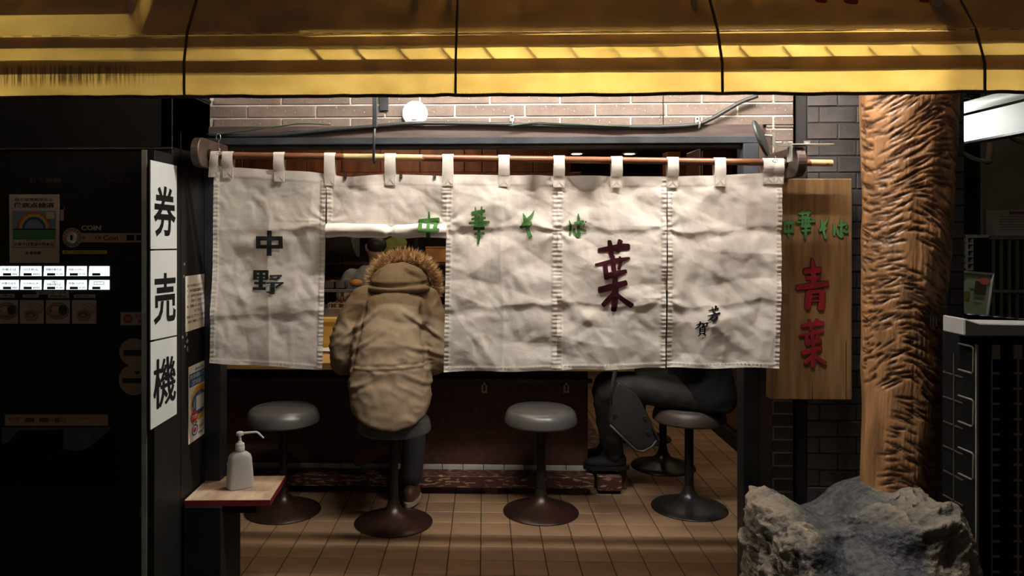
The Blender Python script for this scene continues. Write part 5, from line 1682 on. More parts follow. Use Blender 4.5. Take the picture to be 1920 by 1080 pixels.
MB().tube([sc_ + Vector((0.01, 0, 0.228)), sc_ + Vector((0.066, 0.012, 0.2305)), sc_ + Vector((0.074, 0.013, 0.226)), sc_ + Vector((0.096, 0.018, 0.203))], [0.0052, 0.0046, 0.0045, 0.0036], 10).build('nozzle', M['whiteplastic'], st, smooth='auto')

# ================================================================== PEOPLE
def lerp(a, b, t): return Vector(a) * (1 - t) + Vector(b) * t


def limb(mb, pts, rs, n=14):
    pts = [Vector(p) for p in pts]
    q = []
    for p, r in zip(pts, rs): q.append(np.array([p.x, p.y, p.z, r]))
    p4 = [2 * q[0] - q[1]] + q + [2 * q[-1] - q[-2]]
    out = []
    for i in range(1, len(p4) - 2):
        for j in range(5):
            t = j / 5
            a, b, c, d = p4[i - 1], p4[i], p4[i + 1], p4[i + 2]
            out.append(0.5 * (2 * b + (c - a) * t + (2 * a - 5 * b + 4 * c - d) * t * t + (3 * b - a - 3 * c + d) * t ** 3))
    out.append(q[-1])
    mb.tube([Vector(o[:3]) for o in out], [float(o[3]) for o in out], n)
    mb.ell(out[0][:3], (out[0][3],) * 3, 12, 8); mb.ell(out[-1][:3], (out[-1][3],) * 3, 12, 8)


def hand(mb, wrist, fwd, side, up):
    """palm with four unequal curled fingers and a thumb leaving the side of the palm"""
    w_, f, s_, u = Vector(wrist), Vector(fwd).normalized(), Vector(side).normalized(), Vector(up).normalized()
    pts = [w_, w_ + f * 0.03, w_ + f * 0.075, w_ + f * 0.09]
    for k, (o_, ln) in enumerate(((-0.030, 0.066), (-0.010, 0.076), (0.010, 0.071), (0.029, 0.055))):
        mb.tube([w_, w_ + f * 0.045 + s_ * o_ * 0.8, w_ + f * 0.085 + s_ * o_], [0.021, 0.016, 0.0115], 10)
        b = w_ + f * 0.085 + s_ * o_
        mb.tube([b, b + f * ln * 0.42 - u * 0.006, b + f * ln * 0.75 - u * 0.022, b + f * ln * 0.85 - u * 0.042], [0.0098, 0.0092, 0.0085, 0.0065], 8)
    b = w_ + f * 0.028 - s_ * 0.028
    mb.tube([b, b + f * 0.03 - s_ * 0.022 - u * 0.006, b + f * 0.058 - s_ * 0.026 - u * 0.016], [0.014, 0.011, 0.008], 8)


def head(mb, c, R):
    c = Vector(c)
    mb.ell(c, (0.075, 0.095, 0.112), 20, 14, R)
    mb.ell(c + R @ Vector((0, 0.02, -0.055)), (0.058, 0.070, 0.062), 16, 10, R)
    mb.ell(c + R @ Vector((0, 0.095, -0.022)), (0.013, 0.021, 0.024), 10, 8, R)
    mb.ell(c + R @ Vector((0, 0.086, -0.066)), (0.023, 0.009, 0.008), 10, 6, R)
    for s_ in (-1, 1):
        mb.ell(c + R @ Vector((s_ * 0.076, -0.005, -0.012)), (0.010, 0.020, 0.031), 10, 8, R)
        mb.ell(c + R @ Vector((s_ * 0.030, 0.086, 0.010)), (0.014, 0.008, 0.008), 10, 6, R)


def eyes(c, R, parent):
    for s_ in (-1, 1):
        MB().ell(Vector(c) + R @ Vector((s_ * 0.030, 0.089, 0.004)), (0.010, 0.007, 0.005), 10, 6, R).build('eye', M['inkblack'], parent, smooth=True)


def shoe(name, ankle, fwd, parent, m, up=(0, 0, 1), sole=None):
    a, f, u = Vector(ankle), Vector(fwd).normalized(), Vector(up).normalized()
    s_ = f.cross(u).normalized(); u = s_.cross(f)
    R = Matrix((s_, f, u)).transposed()
    mb = MB()
    mb.ell(a + f * 0.055 - u * 0.045, (0.044, 0.125, 0.036), 16, 10, R)
    mb.ell(a - f * 0.02 - u * 0.03, (0.040, 0.055, 0.055), 14, 10, R)
    mb.ell(a + f * 0.02 - u * 0.005, (0.036, 0.06, 0.04), 14, 10, R)
    so = link(name, remesh(mb, 0.007, 4), m, parent)
    sm = MB()
    pl_ = []
    for t in np.linspace(0, 2 * math.pi, 24, endpoint=False):
        x = 0.046 * math.cos(t) * (1 + 0.08 * math.sin(t)); y = 0.055 + 0.135 * math.sin(t)
        pl_.append(a + s_ * x + f * (y - 0.01) - u * 0.083)
    sm.prism(pl_, u * 0.022).build('sole', sole or M['sole'], so)
    return so


# ---- the person in the khaki parka, local frame: x across, y toward the counter, z up, origin under the seat
p1 = thing('person', 'person seen from behind in khaki parka with fur hood, hunched over the counter', 'person', (S2.x, S2.y, 0), local=True)
Rh = Matrix.Rotation(math.radians(-38), 3, 'X')
hc = (0.03, 0.25, 1.285)
mb = MB(); head(mb, hc, Rh)
limb(mb, [(0.03, 0.22, 1.22), (0.01, 0.14, 1.12)], [0.055, 0.062])
mb.loft([(0.60, 0, 0.0, 0.15, 0.10), (0.75, 0, 0.0, 0.14, 0.10), (0.95, 0, 0.05, 0.16, 0.10), (1.08, 0, 0.10, 0.17, 0.09), (1.14, 0, 0.12, 0.10, 0.07)])
for s_ in (-1, 1):
    limb(mb, [(s_ * 0.17, 0.10, 1.08), (s_ * 0.27, 0.12, 0.90), (s_ * 0.16, 0.34, 0.885), (s_ * 0.10, 0.44, 0.90)], [0.05, 0.042, 0.035, 0.028])
    hand(mb, (s_ * 0.10, 0.44, 0.90), (-s_ * 0.3, 1, -0.1), (-s_ * 0.3 * s_ + 1, 0.3, 0) if s_ > 0 else (-1, 0.3, 0), (0, 0, 1))
limb(mb, [(0.09, 0.02, 0.64), (-0.03, 0.40, 0.66), (-0.10, 0.38, 0.44)], [0.07, 0.055, 0.045])
limb(mb, [(-0.09, 0.02, 0.63), (0.03, 0.36, 0.60), (0.05, 0.30, 0.20)], [0.07, 0.055, 0.042])
body = link('body', remesh(mb, 0.008, 3), M['skin'], p1)
eyes(hc, Rh, p1)
hm = MB(); hm.ell(Vector(hc) + Rh @ Vector((0, -0.018, 0.025)), (0.083, 0.098, 0.105), 20, 12, Rh)
hm.build('hair', M['hair'], p1, smooth=True)
# trousers and shoes
mb = MB()
limb(mb, [(0.10, -0.02, 0.64), (-0.02, 0.40, 0.665), (-0.09, 0.385, 0.47), (-0.125, 0.36, 0.37)], [0.095, 0.080, 0.064, 0.060])
limb(mb, [(-0.10, -0.02, 0.64), (0.04, 0.37, 0.60), (0.075, 0.33, 0.36), (0.065, 0.27, 0.16)], [0.095, 0.080, 0.070, 0.064])
mb.ell((0, 0.0, 0.655), (0.18, 0.15, 0.075), 20, 10)
link('trousers', remesh(mb, 0.010, 4), M['trouser'], p1)
shoe('shoe', (-0.13, 0.34, 0.345), (-0.75, 0.2, -0.45), p1, M['shoe'], (0.3, 0.5, 1), sole=flat((0.10, 0.045, 0.025)))
shoe('shoe', (0.065, 0.25, 0.10), (0.1, 1, -0.05), p1, M['shoe'])


def pk(px, py, y):        # pixel -> local coordinates at local depth y
    p = P(px, py, S2.y + y)
    return Vector((p.x - S2.x, y, p.z))


# outline of the coat read row by row: (py, left px, right px, y of the back, y of the front)
rows = [(808, 722, 748, -0.255, -0.20), (803, 698, 766, -0.262, -0.195), (795, 678, 778, -0.262, -0.17), (785, 668, 788, -0.262, -0.10), (776, 662, 797, -0.262, 0.0), (760, 657, 804, -0.258, 0.10), (740, 654, 808, -0.25, 0.15), (715, 652, 809, -0.238, 0.16), (694, 654, 806, -0.222, 0.15),
        (670, 656, 803, -0.215, 0.16), (640, 660, 803, -0.20, 0.19), (610, 664, 803, -0.175, 0.22), (585, 668, 803, -0.145, 0.24), (565, 677, 796, -0.105, 0.25), (550, 690, 784, -0.06, 0.25), (538, 708, 770, -0.01, 0.24)]
mb = MB()
secs = []
for py, l_, r_x, yb, yf in rows:
    a, b = pk(l_, py, (yb * 0.6 + yf * 0.4) if py > 780 else (yb + yf) / 2 - 0.03), pk(r_x, py, (yb * 0.6 + yf * 0.4) if py > 780 else (yb + yf) / 2 - 0.03)
    secs.append((a.z, (a.x + b.x) / 2, (yb + yf) / 2, (b.x - a.x) / 2, (yf - yb) / 2))
mb.loft(secs, 36, 2.5)
# sleeves: shoulder, elbow low at the side, forearm forward on to the counter
for (sh, mid, el, fo, cu) in (((688, 562), (652, 615), (643, 668), (652, 680), (690, 665)), ((796, 565), (815, 615), (816, 668), (812, 680), (780, 665))):
    limb(mb, [pk(*sh, 0.06), pk(*mid, 0.0), pk(*el, 0.02), pk(*fo, 0.12), pk(*cu, 0.33)], [0.080, 0.080, 0.072, 0.070, 0.055], 18)
# bulk over the shoulder blades
mb.ell(pk(742, 590, -0.03), (0.19, 0.13, 0.13), 24, 14)
zw = pk(738, 692, -0.22).z
hemz = {}


_q = [pk(684, 566, -0.1), pk(659, 690, -0.16), pk(790, 566, -0.1), pk(799, 690, -0.16)]
ARM_L = (_q[0].x, _q[0].z, _q[1].x, _q[1].z); ARM_R = (_q[2].x, _q[2].z, _q[3].x, _q[3].z)


def parka_disp(co, no):
    x, y, z = co[:, 0], co[:, 1], co[:, 2]
    q = np.stack([x * 7, y * 5, z * 15], 1)
    r1 = 1 - np.abs(vn3(q + 3.3, 11)); r2 = 1 - np.abs(vn3(np.stack([x * 13 + z * 9, y * 9, z * 22 - x * 12], 1), 12)); r3 = 1 - np.abs(vn3(np.stack([x * 13 - z * 9, y * 9, z * 22 + x * 12], 1), 13))
    side = np.clip(np.abs(x) / 0.18, 0, 1)
    h = 0.010 * (r1 - 0.7) + (0.008 * (r2 - 0.7) * (x < 0.02) + 0.008 * (r3 - 0.7) * (x > -0.02)) * (0.35 + side) + 0.0035 * vn3(co * 28, 14)
    # diagonal drag folds from armpits and waist
    for sx_, sz_, sl, am in ((-0.17, zw + 0.20, 0.75, 0.010), (0.17, zw + 0.20, -0.75, 0.010), (-0.16, zw + 0.10, 0.6, 0.008), (0.17, zw + 0.08, -0.35, 0.010), (0.16, zw - 0.07, -0.5, 0.008), (-0.16, zw - 0.09, 0.45, 0.009)):
        d = (z - sz_) - sl * (x - sx_)
        h += am * np.exp(-(d / 0.012) ** 2) * np.exp(-((x - sx_) / 0.09) ** 2) * (y < 0.05)
        h -= am * 0.8 * np.exp(-((d + 0.02) / 0.012) ** 2) * np.exp(-((x - sx_) / 0.09) ** 2) * (y < 0.05)
    # seams where the sleeves are set in
    for xa_, za_, xb_, zb2 in (ARM_L, ARM_R):
        xs_ = xa_ + (xb_ - xa_) * np.clip((za_ - z) / (za_ - zb2), 0, 1)
        d = x - xs_
        h -= 0.016 * np.exp(-(d / 0.010) ** 2) * (y < 0.08) * sstep(zb2 - 0.03, zb2 + 0.02, z) * sstep(za_ + 0.02, za_ - 0.04, z)
    # drawcord channel at the waist
    body_ = np.clip(1.2 - np.abs(x) / 0.19, 0, 1) * (y < 0.08)
    zz_ = zw + 0.006 * np.sin(x * 9)
    for dz_ in (-0.010, 0.012):
        h -= 0.0055 * np.exp(-((z - zz_ - dz_) / 0.0042) ** 2) * np.minimum(1, body_ * 3)
    h += 0.004 * np.exp(-((z - zz_) / 0.012) ** 2) * np.minimum(1, body_ * 3)
    h += 0.006 * np.sin(x * 75 + 3 * vn3(co * 9, 17)) * np.exp(-np.abs(z - zz_) / 0.035) * np.minimum(1, body_ * 2) * (np.abs(z - zz_) > 0.014)
    return co + no * h[:, None]


pko = link('parka', remesh(mb, 0.0075, 7, parka_disp), M['parka'], p1)
# hem seam that follows the rounded tail of the coat
hp_ = []
for py, l_, r_x, yb, yf in rows[:7][::-1]:
    hp_.append((l_, py, yb))
for py, l_, r_x, yb, yf in rows[:7]:
    hp_.append((r_x, py, yb))
# seams of the sleeves
# hood and fur
hcn = pk(749, 533, 0.10)
mbh = MB()
Rt = Matrix.Rotation(math.radians(-18), 3, 'X')
mbh.ell(hcn + Vector((0, 0.01, 0.0)), (0.158, 0.145, 0.112), 32, 18, Rt)
mbh.ell(pk(748, 541, 0.02), (0.165, 0.11, 0.040), 28, 12)
mbh.ell(pk(742, 530, 0.03), (0.128, 0.10, 0.070), 28, 14)


def hood_disp(co, no):
    x, y, z = co[:, 0], co[:, 1], co[:, 2]
    h = 0.007 * (1 - np.abs(vn3(np.stack([x * 9, y * 8, z * 14], 1), 21)) - 0.6) + 0.003 * vn3(co * 30, 22)
    zf = pk(748, 536, 0).z
    h += -0.010 * np.exp(-((z - zf - 0.05 * (x / 0.16) ** 2 * 0.3) / 0.007) ** 2) + 0.005 * np.exp(-((z - zf - 0.02) / 0.012) ** 2)
    cx_, cz_ = pk(768, 513, 0).x, pk(768, 513, 0).z
    d = (z - cz_) + 0.55 * (x - cx_)
    h += -0.014 * np.exp(-(d / 0.010) ** 2) * np.exp(-((x - cx_) / 0.035) ** 2) * (y < 0.1)
    h += 0.008 * np.exp(-((d - 0.018) / 0.010) ** 2) * np.exp(-((x - cx_) / 0.04) ** 2) * (y < 0.1)
    return co + no * h[:, None]


hood = link('hood', remesh(mbh, 0.006, 5, hood_disp), M['parka'], p1)
# fur: a ruff around the hood opening, thousands of tapering tufts
fc = pk(757, 531, 0.165)
rx_, rz2 = 0.172, 0.150
tilt = Vector((0, 0.35, 0.94))
rgf = random.Random(3)
fb = MB()
mbr = MB()
ring = []
for a in np.linspace(-0.55, math.pi + 0.45, 40):
    ring.append(fc + Vector((math.cos(a) * rx_ * 0.90, 0.02 - 0.04 * math.sin(a), math.sin(a) * rz2 * 0.92)))
mbr.tube(ring, [0.024] * 40, 10)
ruff = mbr.build('fur_ruff', M['fur'], p1, smooth=True)
for n in range(5200):
    a = rgf.uniform(-0.60, math.pi + 0.5)
    ph = rgf.uniform(0, 2 * math.pi)
    c0 = fc + Vector((math.cos(a) * rx_ * 0.90, 0.02 - 0.04 * math.sin(a), math.sin(a) * rz2 * 0.92))
    rad = Vector((math.cos(a), 0, math.sin(a)))
    dr = (rad * math.cos(ph) + Vector((0, 1, 0)) * math.sin(ph))
    b = c0 + dr * 0.020
    ln = rgf.uniform(0.026, 0.062) * (1.0 if math.cos(ph) > 0 else 0.65)
    t_ = (dr * 0.9 + rad * 0.9 + Vector((0, -0.25, 0)) + Vector((rgf.gauss(0, .3), rgf.gauss(0, .3), rgf.gauss(0, .3)))).normalized()
    sd = t_.cross(Vector((rgf.gauss(0, 1), rgf.gauss(0, 1), rgf.gauss(0, 1)))).normalized() * rgf.uniform(0.0014, 0.0030)
    m1 = b + t_ * ln * 0.55 + Vector((0, 0, -0.003))
    e = b + t_ * ln + Vector((0, 0, -0.006 * rgf.random()))
    fb.add([b - sd, b + sd, m1 + sd * 0.7, m1 - sd * 0.7, e], [(0, 1, 2, 3), (3, 2, 4)])
fo = fb.build('fur_hairs', M['fur'], ruff, normals=False); fo['kind'] = 'stuff'
# narrow pocket flap / strap at the sleeve
c = pk(634, 624, 0.05)
MB().box((c.x - 0.006, c.y - 0.04, c.z - 0.03), (c.x + 0.006, c.y + 0.03, c.z + 0.03)).build('sleeve_pocket', M['parka'], pko, bevel=0.004)

# ---- the black-clothed person on the aisle stool, faces the side counter (turned a quarter to the left)
p2 = thing('person', 'person in black clothes seated on the dark stool, upper body behind the curtain', 'person', (S4.x, S4.y, 0), local=True)
p2.rotation_euler = (0, 0, math.pi / 2)
Rh2 = Matrix.Rotation(math.radians(-25), 3, 'X')
hc2 = (0, 0.12, 1.36)
mb = MB(); head(mb, hc2, Rh2)
limb(mb, [(0, 0.10, 1.30), (0, 0.05, 1.18)], [0.052, 0.06])
mb.loft([(0.62, 0, -0.03, 0.15, 0.10), (0.8, 0, -0.03, 0.14, 0.10), (1.0, 0, 0, 0.16, 0.10), (1.14, 0, 0.03, 0.17, 0.09), (1.2, 0, 0.04, 0.09, 0.06)])
for s_ in (-1, 1):
    limb(mb, [(s_ * 0.18, 0.03, 1.13), (s_ * 0.24, 0.05, 0.92), (s_ * 0.15, 0.26, 0.885), (s_ * 0.09, 0.36, 0.89)], [0.05, 0.042, 0.035, 0.028])
    hand(mb, (s_ * 0.09, 0.36, 0.89), (-s_ * 0.3, 1, -0.1), (s_, 0.3, 0), (0, 0, 1))
    limb(mb, [(s_ * 0.09, 0.0, 0.63), (0.13 + s_ * 0.11, 0.37, 0.65), (0.35 + s_ * 0.09, 0.36, 0.26)], [0.07, 0.055, 0.04])
link('body', remesh(mb, 0.008, 3), M['skin'], p2)
eyes(hc2, Rh2, p2)
MB().ell(Vector(hc2) + Rh2 @ Vector((0, -0.018, 0.025)), (0.083, 0.098, 0.105), 20, 12, Rh2).build('hair', M['hair'], p2, smooth=True)
mb = MB()
mb.loft([(0.555, 0, -0.14, 0.14, 0.07), (0.575, 0, -0.10, 0.21, 0.13), (0.64, 0, -0.08, 0.22, 0.17), (0.80, 0, -0.05, 0.205, 0.16), (1.0, 0, -0.01, 0.22, 0.15), (1.12, 0, 0.02, 0.22, 0.13), (1.2, 0, 0.04, 0.12, 0.09)], 30, 2.3)
for s_ in (-1, 1):
    limb(mb, [(s_ * 0.19, 0.03, 1.12), (s_ * 0.255, 0.04, 0.91), (s_ * 0.16, 0.24, 0.89)], [0.075, 0.066, 0.05], 16)


def jk_disp(co, no):
    h = 0.008 * (1 - np.abs(vn3(co * np.array([8, 6, 13]), 31)) - 0.65) + 0.003 * vn3(co * 25, 32)
    return co + no * h[:, None]


link('jacket', remesh(mb, 0.010, 5, jk_disp), M['jacket'], p2)
mb = MB()
M['slacks'] = mat('charcoal_trousers', (0.010, 0.0098, 0.0095), 0.8, bump=0.1)
for hx_, kx, ky, fx_, fy, fz in ((-0.10, 0.02, 0.40, 0.26, 0.37, 0.215), (0.10, 0.24, 0.38, 0.44, 0.36, 0.215)):
    limb(mb, [(hx_, -0.04, 0.645), (kx, ky, 0.66), ((kx + fx_) / 2, ky + 0.02, 0.44), (fx_, fy, fz + 0.02)], [0.10, 0.083, 0.068, 0.062])
mb.ell((0, -0.02, 0.65), (0.19, 0.15, 0.085), 20, 10)
link('trousers', remesh(mb, 0.010, 4, jk_disp), M['slacks'], p2)
for fx_, fy in ((0.26, 0.37), (0.44, 0.36)):
    shoe('shoe', (fx_, fy, 0.217), (0, 1, 0), p2, M['jacket'], sole=M['jacket'])

# bag hanging by its strap in front of that person's knee
bc = P(1180, 790, 3.92)
bg = thing('shoulder_bag', 'black shoulder bag hanging by its strap beside the seated person', 'bag', tuple(bc))
M['bag'] = mat('black_bag', (0.012, 0.012, 0.012), 0.5, bump=0.1)
q = [P(1144, 795, 3.92), P(1195, 846, 3.92), P(1214, 843, 3.92), P(1232, 828, 3.92), P(1222, 790, 3.92), P(1196, 742, 3.92), P(1160, 716, 3.92), P(1150, 740, 3.92)]
MB().prism(q, (0, 0.08, 0)).build('body', M['bag'], bg, bevel=0.012, seg=3, smooth='auto')
MB().tube([P(1144, 797, 3.912), P(1170, 823, 3.912), P(1193, 845, 3.912), P(1206, 847, 3.912), P(1222, 838, 3.912), P(1231, 826, 3.912)], 0.006, 8).build('edge_binding', mat('grey_binding', (0.03, 0.032, 0.032), 0.6), bg, smooth=True)
MB().tube([P(1150, 760, 3.93), P(1149, 720, 3.95), P(1155, 690, 3.96), P(1160, 640, 3.97), P(1170, 636, 3.99), P(1180, 690, 4.00)], 0.006, 8, squash=2.0).build('strap', M['bag'], bg, smooth=True)
MB().tube([P(1223, 800, 3.915), P(1229, 812, 3.912), P(1236, 826, 3.912)], 0.006, 8).build('strap_end', M['bag'], bg)
for (px, py) in ((1216, 811), (1153, 778), (1209, 783)):
    c = P(px, py, 3.912)
    MB().tube([c + Vector((0.009 * math.cos(a), 0, 0.007 * math.sin(a))) for a in np.linspace(0, 6.28, 13)], 0.0022, 6).build('buckle', M['darkmetal'], bg, smooth=True)

# ================================================================== KITCHEN BEHIND THE COUNTER
# stainless back counter, hood, shelves
kb = thing('kitchen_bench', 'stainless steel bench of the kitchen behind the counter', 'bench', (-0.7, 5.5, 0))
MB().box((-1.74, 5.25, 0), (0.1, 5.75, 0.95)).build('cabinet', M['darkmetal'], kb)
MB().box((-1.74, 5.22, 0.95), (0.1, 5.78, 0.98)).build('top', M['stainless'], kb, bevel=0.004)
MB().box((-1.74, 5.20, 1.115), (P(700, 500, 5.3).x + 0.5, 5.5, 1.135)).build('upper_shelf', M['stainless'], kb, bevel=0.003)
for xx in (-1.6, -1.0, -0.45):
    MB().box((xx, 5.28, 0.98), (xx + 0.02, 5.30, 1.115)).build('shelf_post', M['stainless'], kb)
hd_ = thing('exhaust_hood', 'curved steel exhaust hood over the stove', 'hood', tuple(P(635, 450, 6.0)))
mbq = []
for a in np.linspace(0, math.pi / 2, 10):
    mbq.append((-1.7, 6.0 + 0.5 - 0.5 * math.sin(a), P(620, 486, 6.0).z + 0.35 * (1 - math.cos(a))))
mbq += [(-1.7, 6.0, 2.1), (-1.7, 6.5, 2.1)]
MB().prism(mbq, (P(655, 450, 6.0).x + 1.7, 0, 0)).build('canopy', M['stainless'], hd_, smooth='auto')
for k in range(5):
    z = P(620, 484, 5.99).z + k * 0.05
    MB().box((-1.7, 5.975, z), (P(640, 450, 6.0).x - 0.1 * (5 - k) * 0.3, 5.985, z + 0.006)).build('ridge', M['darkmetal'], hd_)
for k, (px, lab) in enumerate(((622, 'metal tray of toppings on the kitchen shelf nearest the partition side'), (642, 'metal tray of toppings on the kitchen shelf in the middle'))):
    c = P(px, 533, 5.35); c.z = 1.136
    t = thing('food_tray', lab, 'tray', tuple(c), 'trays on the kitchen shelf')
    w_ = 0.035
    MB().box((c.x - w_, 5.27, c.z), (c.x + w_, 5.43, c.z + 0.005)).box((c.x - w_, 5.27, c.z), (c.x - w_ + .004, 5.43, c.z + 0.05)).box((c.x + w_ - .004, 5.27, c.z), (c.x + w_, 5.43, c.z + 0.05)).box((c.x - w_, 5.27, c.z), (c.x + w_, 5.274, c.z + 0.05)).box((c.x - w_, 5.426, c.z), (c.x + w_, 5.43, c.z + 0.05)).build('pan', M['stainless'], t)
    MB().ell((c.x, 5.35, c.z + 0.035), (0.03, 0.07, 0.022), 16, 8).build('food', flat((0.06, 0.035, 0.02)), t, smooth=True)
c = P(668, 533, 5.35); c.z = 1.136
t = thing('bread_tray', 'pan of orange brown food on the kitchen shelf beside the parka hood', 'tray', tuple(c))
MB().box((c.x - 0.055, 5.28, c.z), (c.x + 0.06, 5.42, c.z + 0.012)).build('pan', M['stainless'], t)
MB().ell((c.x, 5.35, c.z + 0.036), (0.05, 0.06, 0.026), 18, 10).build('food', flat((0.45, 0.20, 0.05)), t, smooth=True)
# condiments on the raised shelf
zs_ = rz1 + 0.0255
bk = P(632, 586, 4.86)
t = thing('condiment_caddy', 'small wire caddy of condiments on the raised shelf', 'caddy', (bk.x, 4.86, zs_))
for dx in (-0.05, 0.05):
    for dy in (-0.035, 0.035):
        MB().tube([(bk.x + dx, 4.86 + dy, zs_), (bk.x + dx, 4.86 + dy, zs_ + 0.075)], 0.002, 6).build('post', M['galv'], t)
for z in (0.012, 0.045, 0.075):
    MB().tube([(bk.x + a, 4.86 + b, zs_ + z) for a, b in ((-.05, -.035), (.05, -.035), (.05, .035), (-.05, .035), (-.05, -.035))], 0.002, 6).build('rail', M['galv'], t)
MB().box((bk.x - .05, 4.825, zs_), (bk.x + .05, 4.895, zs_ + 0.004)).build('floor_plate', M['stainless'], t)
for dx, m_, h_, lab in ((-0.028, (0.10, 0.03, 0.01), 0.075, 'dark red pepper jar standing in the wire caddy'), (0.0, (0.25, 0.14, 0.03), 0.085, 'amber sauce bottle standing in the wire caddy'), (0.028, (0.08, 0.02, 0.015), 0.11, 'tall dark sauce bottle standing in the wire caddy')):
    b = thing('condiment_bottle', lab, 'bottle', (bk.x + dx, 4.86, zs_ + 0.0045), 'condiments in the caddy')
    MB().lathe([(0.013, 0), (0.0135, h_ * 0.6), (0.007, h_ * 0.75), (0.007, h_ * 0.85)], (bk.x + dx, 4.86, zs_ + 0.0045), 16).build('glass', mat('sauce_%d' % int(1000 * h_), m_, 0.2), b, smooth='auto')
    MB().lathe([(0.0085, h_ * 0.85), (0.0085, h_)], (bk.x + dx, 4.86, zs_ + 0.0045), 14).build('cap', flat((0.2, 0.03, 0.02)), b, smooth='auto')
# sheets of paper on the counter
for k, (px, py, rot, lab) in enumerate(((612, 641, 0.1, 'white folded paper lying on the counter top under another sheet'), (619, 637, -0.15, 'white paper sheet lying uppermost on the counter'))):
    c = P(px, py, 4.56); c.z = CZ + 0.0012 + 0.012 * k
    R2 = Matrix.Translation(c) @ Matrix.Rotation(rot, 4, 'Z')
    g = np.zeros((8, 12, 3))
    for i in range(8):
        for j in range(12):
            x, y = (j / 11 - .5) * 0.16, (i / 7 - .5) * 0.14
            g[i, j] = R2 @ Vector((x, y, 0.005 * (1 + math.sin(x * 40 + k)) * (0.3 + i / 7)))
    o = link('paper_sheet', grid_mesh('paper_sheet', g), M['paper'])
    tag(o, lab, 'paper', 'papers on the counter')
# cook in grey uniform
ck = P(703, 490, 5.95)
pc3 = thing('person', 'cook in pale grey uniform and dark cap working in the kitchen', 'person', (ck.x, 5.95, 0))
hc3 = P(704, 462, 5.95)
Rc = Matrix.Rotation(math.radians(20), 3, 'Z') @ Matrix.Rotation(math.radians(-25), 3, 'X')
mb = MB(); head(mb, hc3, Rc)
limb(mb, [hc3 + Vector((0.0, 0, -0.10)), hc3 + Vector((0.02, 0, -0.2))], [0.052, 0.06])
mb.loft([(0.5, ck.x, 5.95, 0.15, 0.11), (1.0, ck.x, 5.95, 0.15, 0.11), (hc3.z - 0.22, ck.x, 5.95, 0.17, 0.10)])
for s_ in (-1, 1):
    limb(mb, [(ck.x + s_ * 0.18, 5.95, hc3.z - 0.25), (ck.x + s_ * 0.22, 5.9, 1.0), (ck.x + s_ * 0.12, 5.72, 1.06)], [0.05, 0.042, 0.03])
    hand(mb, (ck.x + s_ * 0.12, 5.72, 1.06), (-s_ * 0.2, -1, 0), (s_, 0, 0), (0, 0, 1))
    limb(mb, [(ck.x + s_ * 0.09, 5.95, 0.6), (ck.x + s_ * 0.10, 5.95, 0.08)], [0.07, 0.05])
    mb.ell((ck.x + s_ * 0.10, 5.90, 0.04), (0.045, 0.12, 0.04), 14, 8)
link('body', remesh(mb, 0.009, 3), M['skin'], pc3)
eyes(hc3, Rc, pc3)
mb = MB()
mb.loft([(0.45, ck.x, 5.95, 0.18, 0.14), (1.0, ck.x, 5.95, 0.18, 0.13), (hc3.z - 0.24, ck.x, 5.95, 0.205, 0.125), (hc3.z - 0.15, ck.x, 5.95, 0.10, 0.085)], 26, 2.4)
for s_ in (-1, 1):
    limb(mb, [(ck.x + s_ * 0.18, 5.95, hc3.z - 0.25), (ck.x + s_ * 0.235, 5.9, 1.03)], [0.078, 0.068])
link('uniform', remesh(mb, 0.010, 5, jk_disp), M['chefwhite'], pc3)
mb = MB(); mb.ell(hc3 + Rc @ Vector((0, -0.01, 0.05)), (0.084, 0.104, 0.085), 20, 12, Rc)
mb.ell(hc3 + Rc @ Vector((0, -0.05, -0.01)), (0.078, 0.07, 0.07), 18, 10, Rc)
mb.build('cap', M['hair'], pc3, smooth=True)
# back wall of the kitchen with shelves, boxes, green bag
kw = P(700, 450, 6.9)
sh = thing('kitchen_shelf', 'dark shelf rack against the kitchen wall', 'shelf', (-0.5, 7.0, 0))
for z in (1.12, P(800, 489, 6.9).z - 0.012, 1.75):
    MB().box((-1.5, 6.80, z - 0.02), (0.35, 7.15, z)).build('board', M['dwood'], sh)
for px in (640, 778, 850):
    x = P(px, 460, 6.85).x
    MB().box((x, 6.81, 0), (x + 0.03, 6.84, 2.2)).build('upright', M['darkmetal'], sh)
zb_ = P(800, 489, 6.9).z - 0.0115
c = P(738, 466, 6.95)
g = thing('green_bag', 'yellow-green cloth bag hanging behind the parka hood', 'bag', tuple(c))
mb = MB(); mb.ell(c, (0.115, 0.05, 0.105), 20, 12); mb.ell(c + Vector((0.03, 0, 0.05)), (0.10, 0.045, 0.06), 18, 10)
link('bag', remesh(mb, 0.012, 4, jk_disp), mat('green_cloth', (0.30, 0.33, 0.07), 0.8, var=0.2, scale=6), g)
MB().box((c.x - 0.02, c.y - 0.055, c.z - 0.03), (c.x + 0.1, c.y - 0.045, c.z + 0.01)).build('dark_print', flat((0.07, 0.08, 0.03)), g)
MB().tube([c + Vector((-0.05, 0, 0.08)), c + Vector((0.0, 0.02, 0.22)), c + Vector((0.06, 0, 0.09))], 0.006, 8).build('handle', M['hair'], g, smooth=True)
c = P(818, 475, 6.9)
t = thing('wooden_box', 'orange brown wooden box on the kitchen shelf beside the curtain edge', 'box', (c.x, 6.95, zb_))
w_ = P(837, 475, 6.9).x - c.x
MB().box((c.x - w_, 6.85, zb_ + 0.001), (c.x + w_, 7.05, zb_ + 0.125)).build('case', mat('orange_wood', (0.55, 0.25, 0.07), 0.5, var=0.3), t, bevel=0.004)
MB().box((c.x - w_ - 0.004, 6.845, zb_ + 0.126), (c.x + w_ + 0.004, 7.055, zb_ + 0.140)).build('lid', mat('orange_lid', (0.50, 0.24, 0.09), 0.5), t, bevel=0.003)
c = P(812, 515, 6.85)
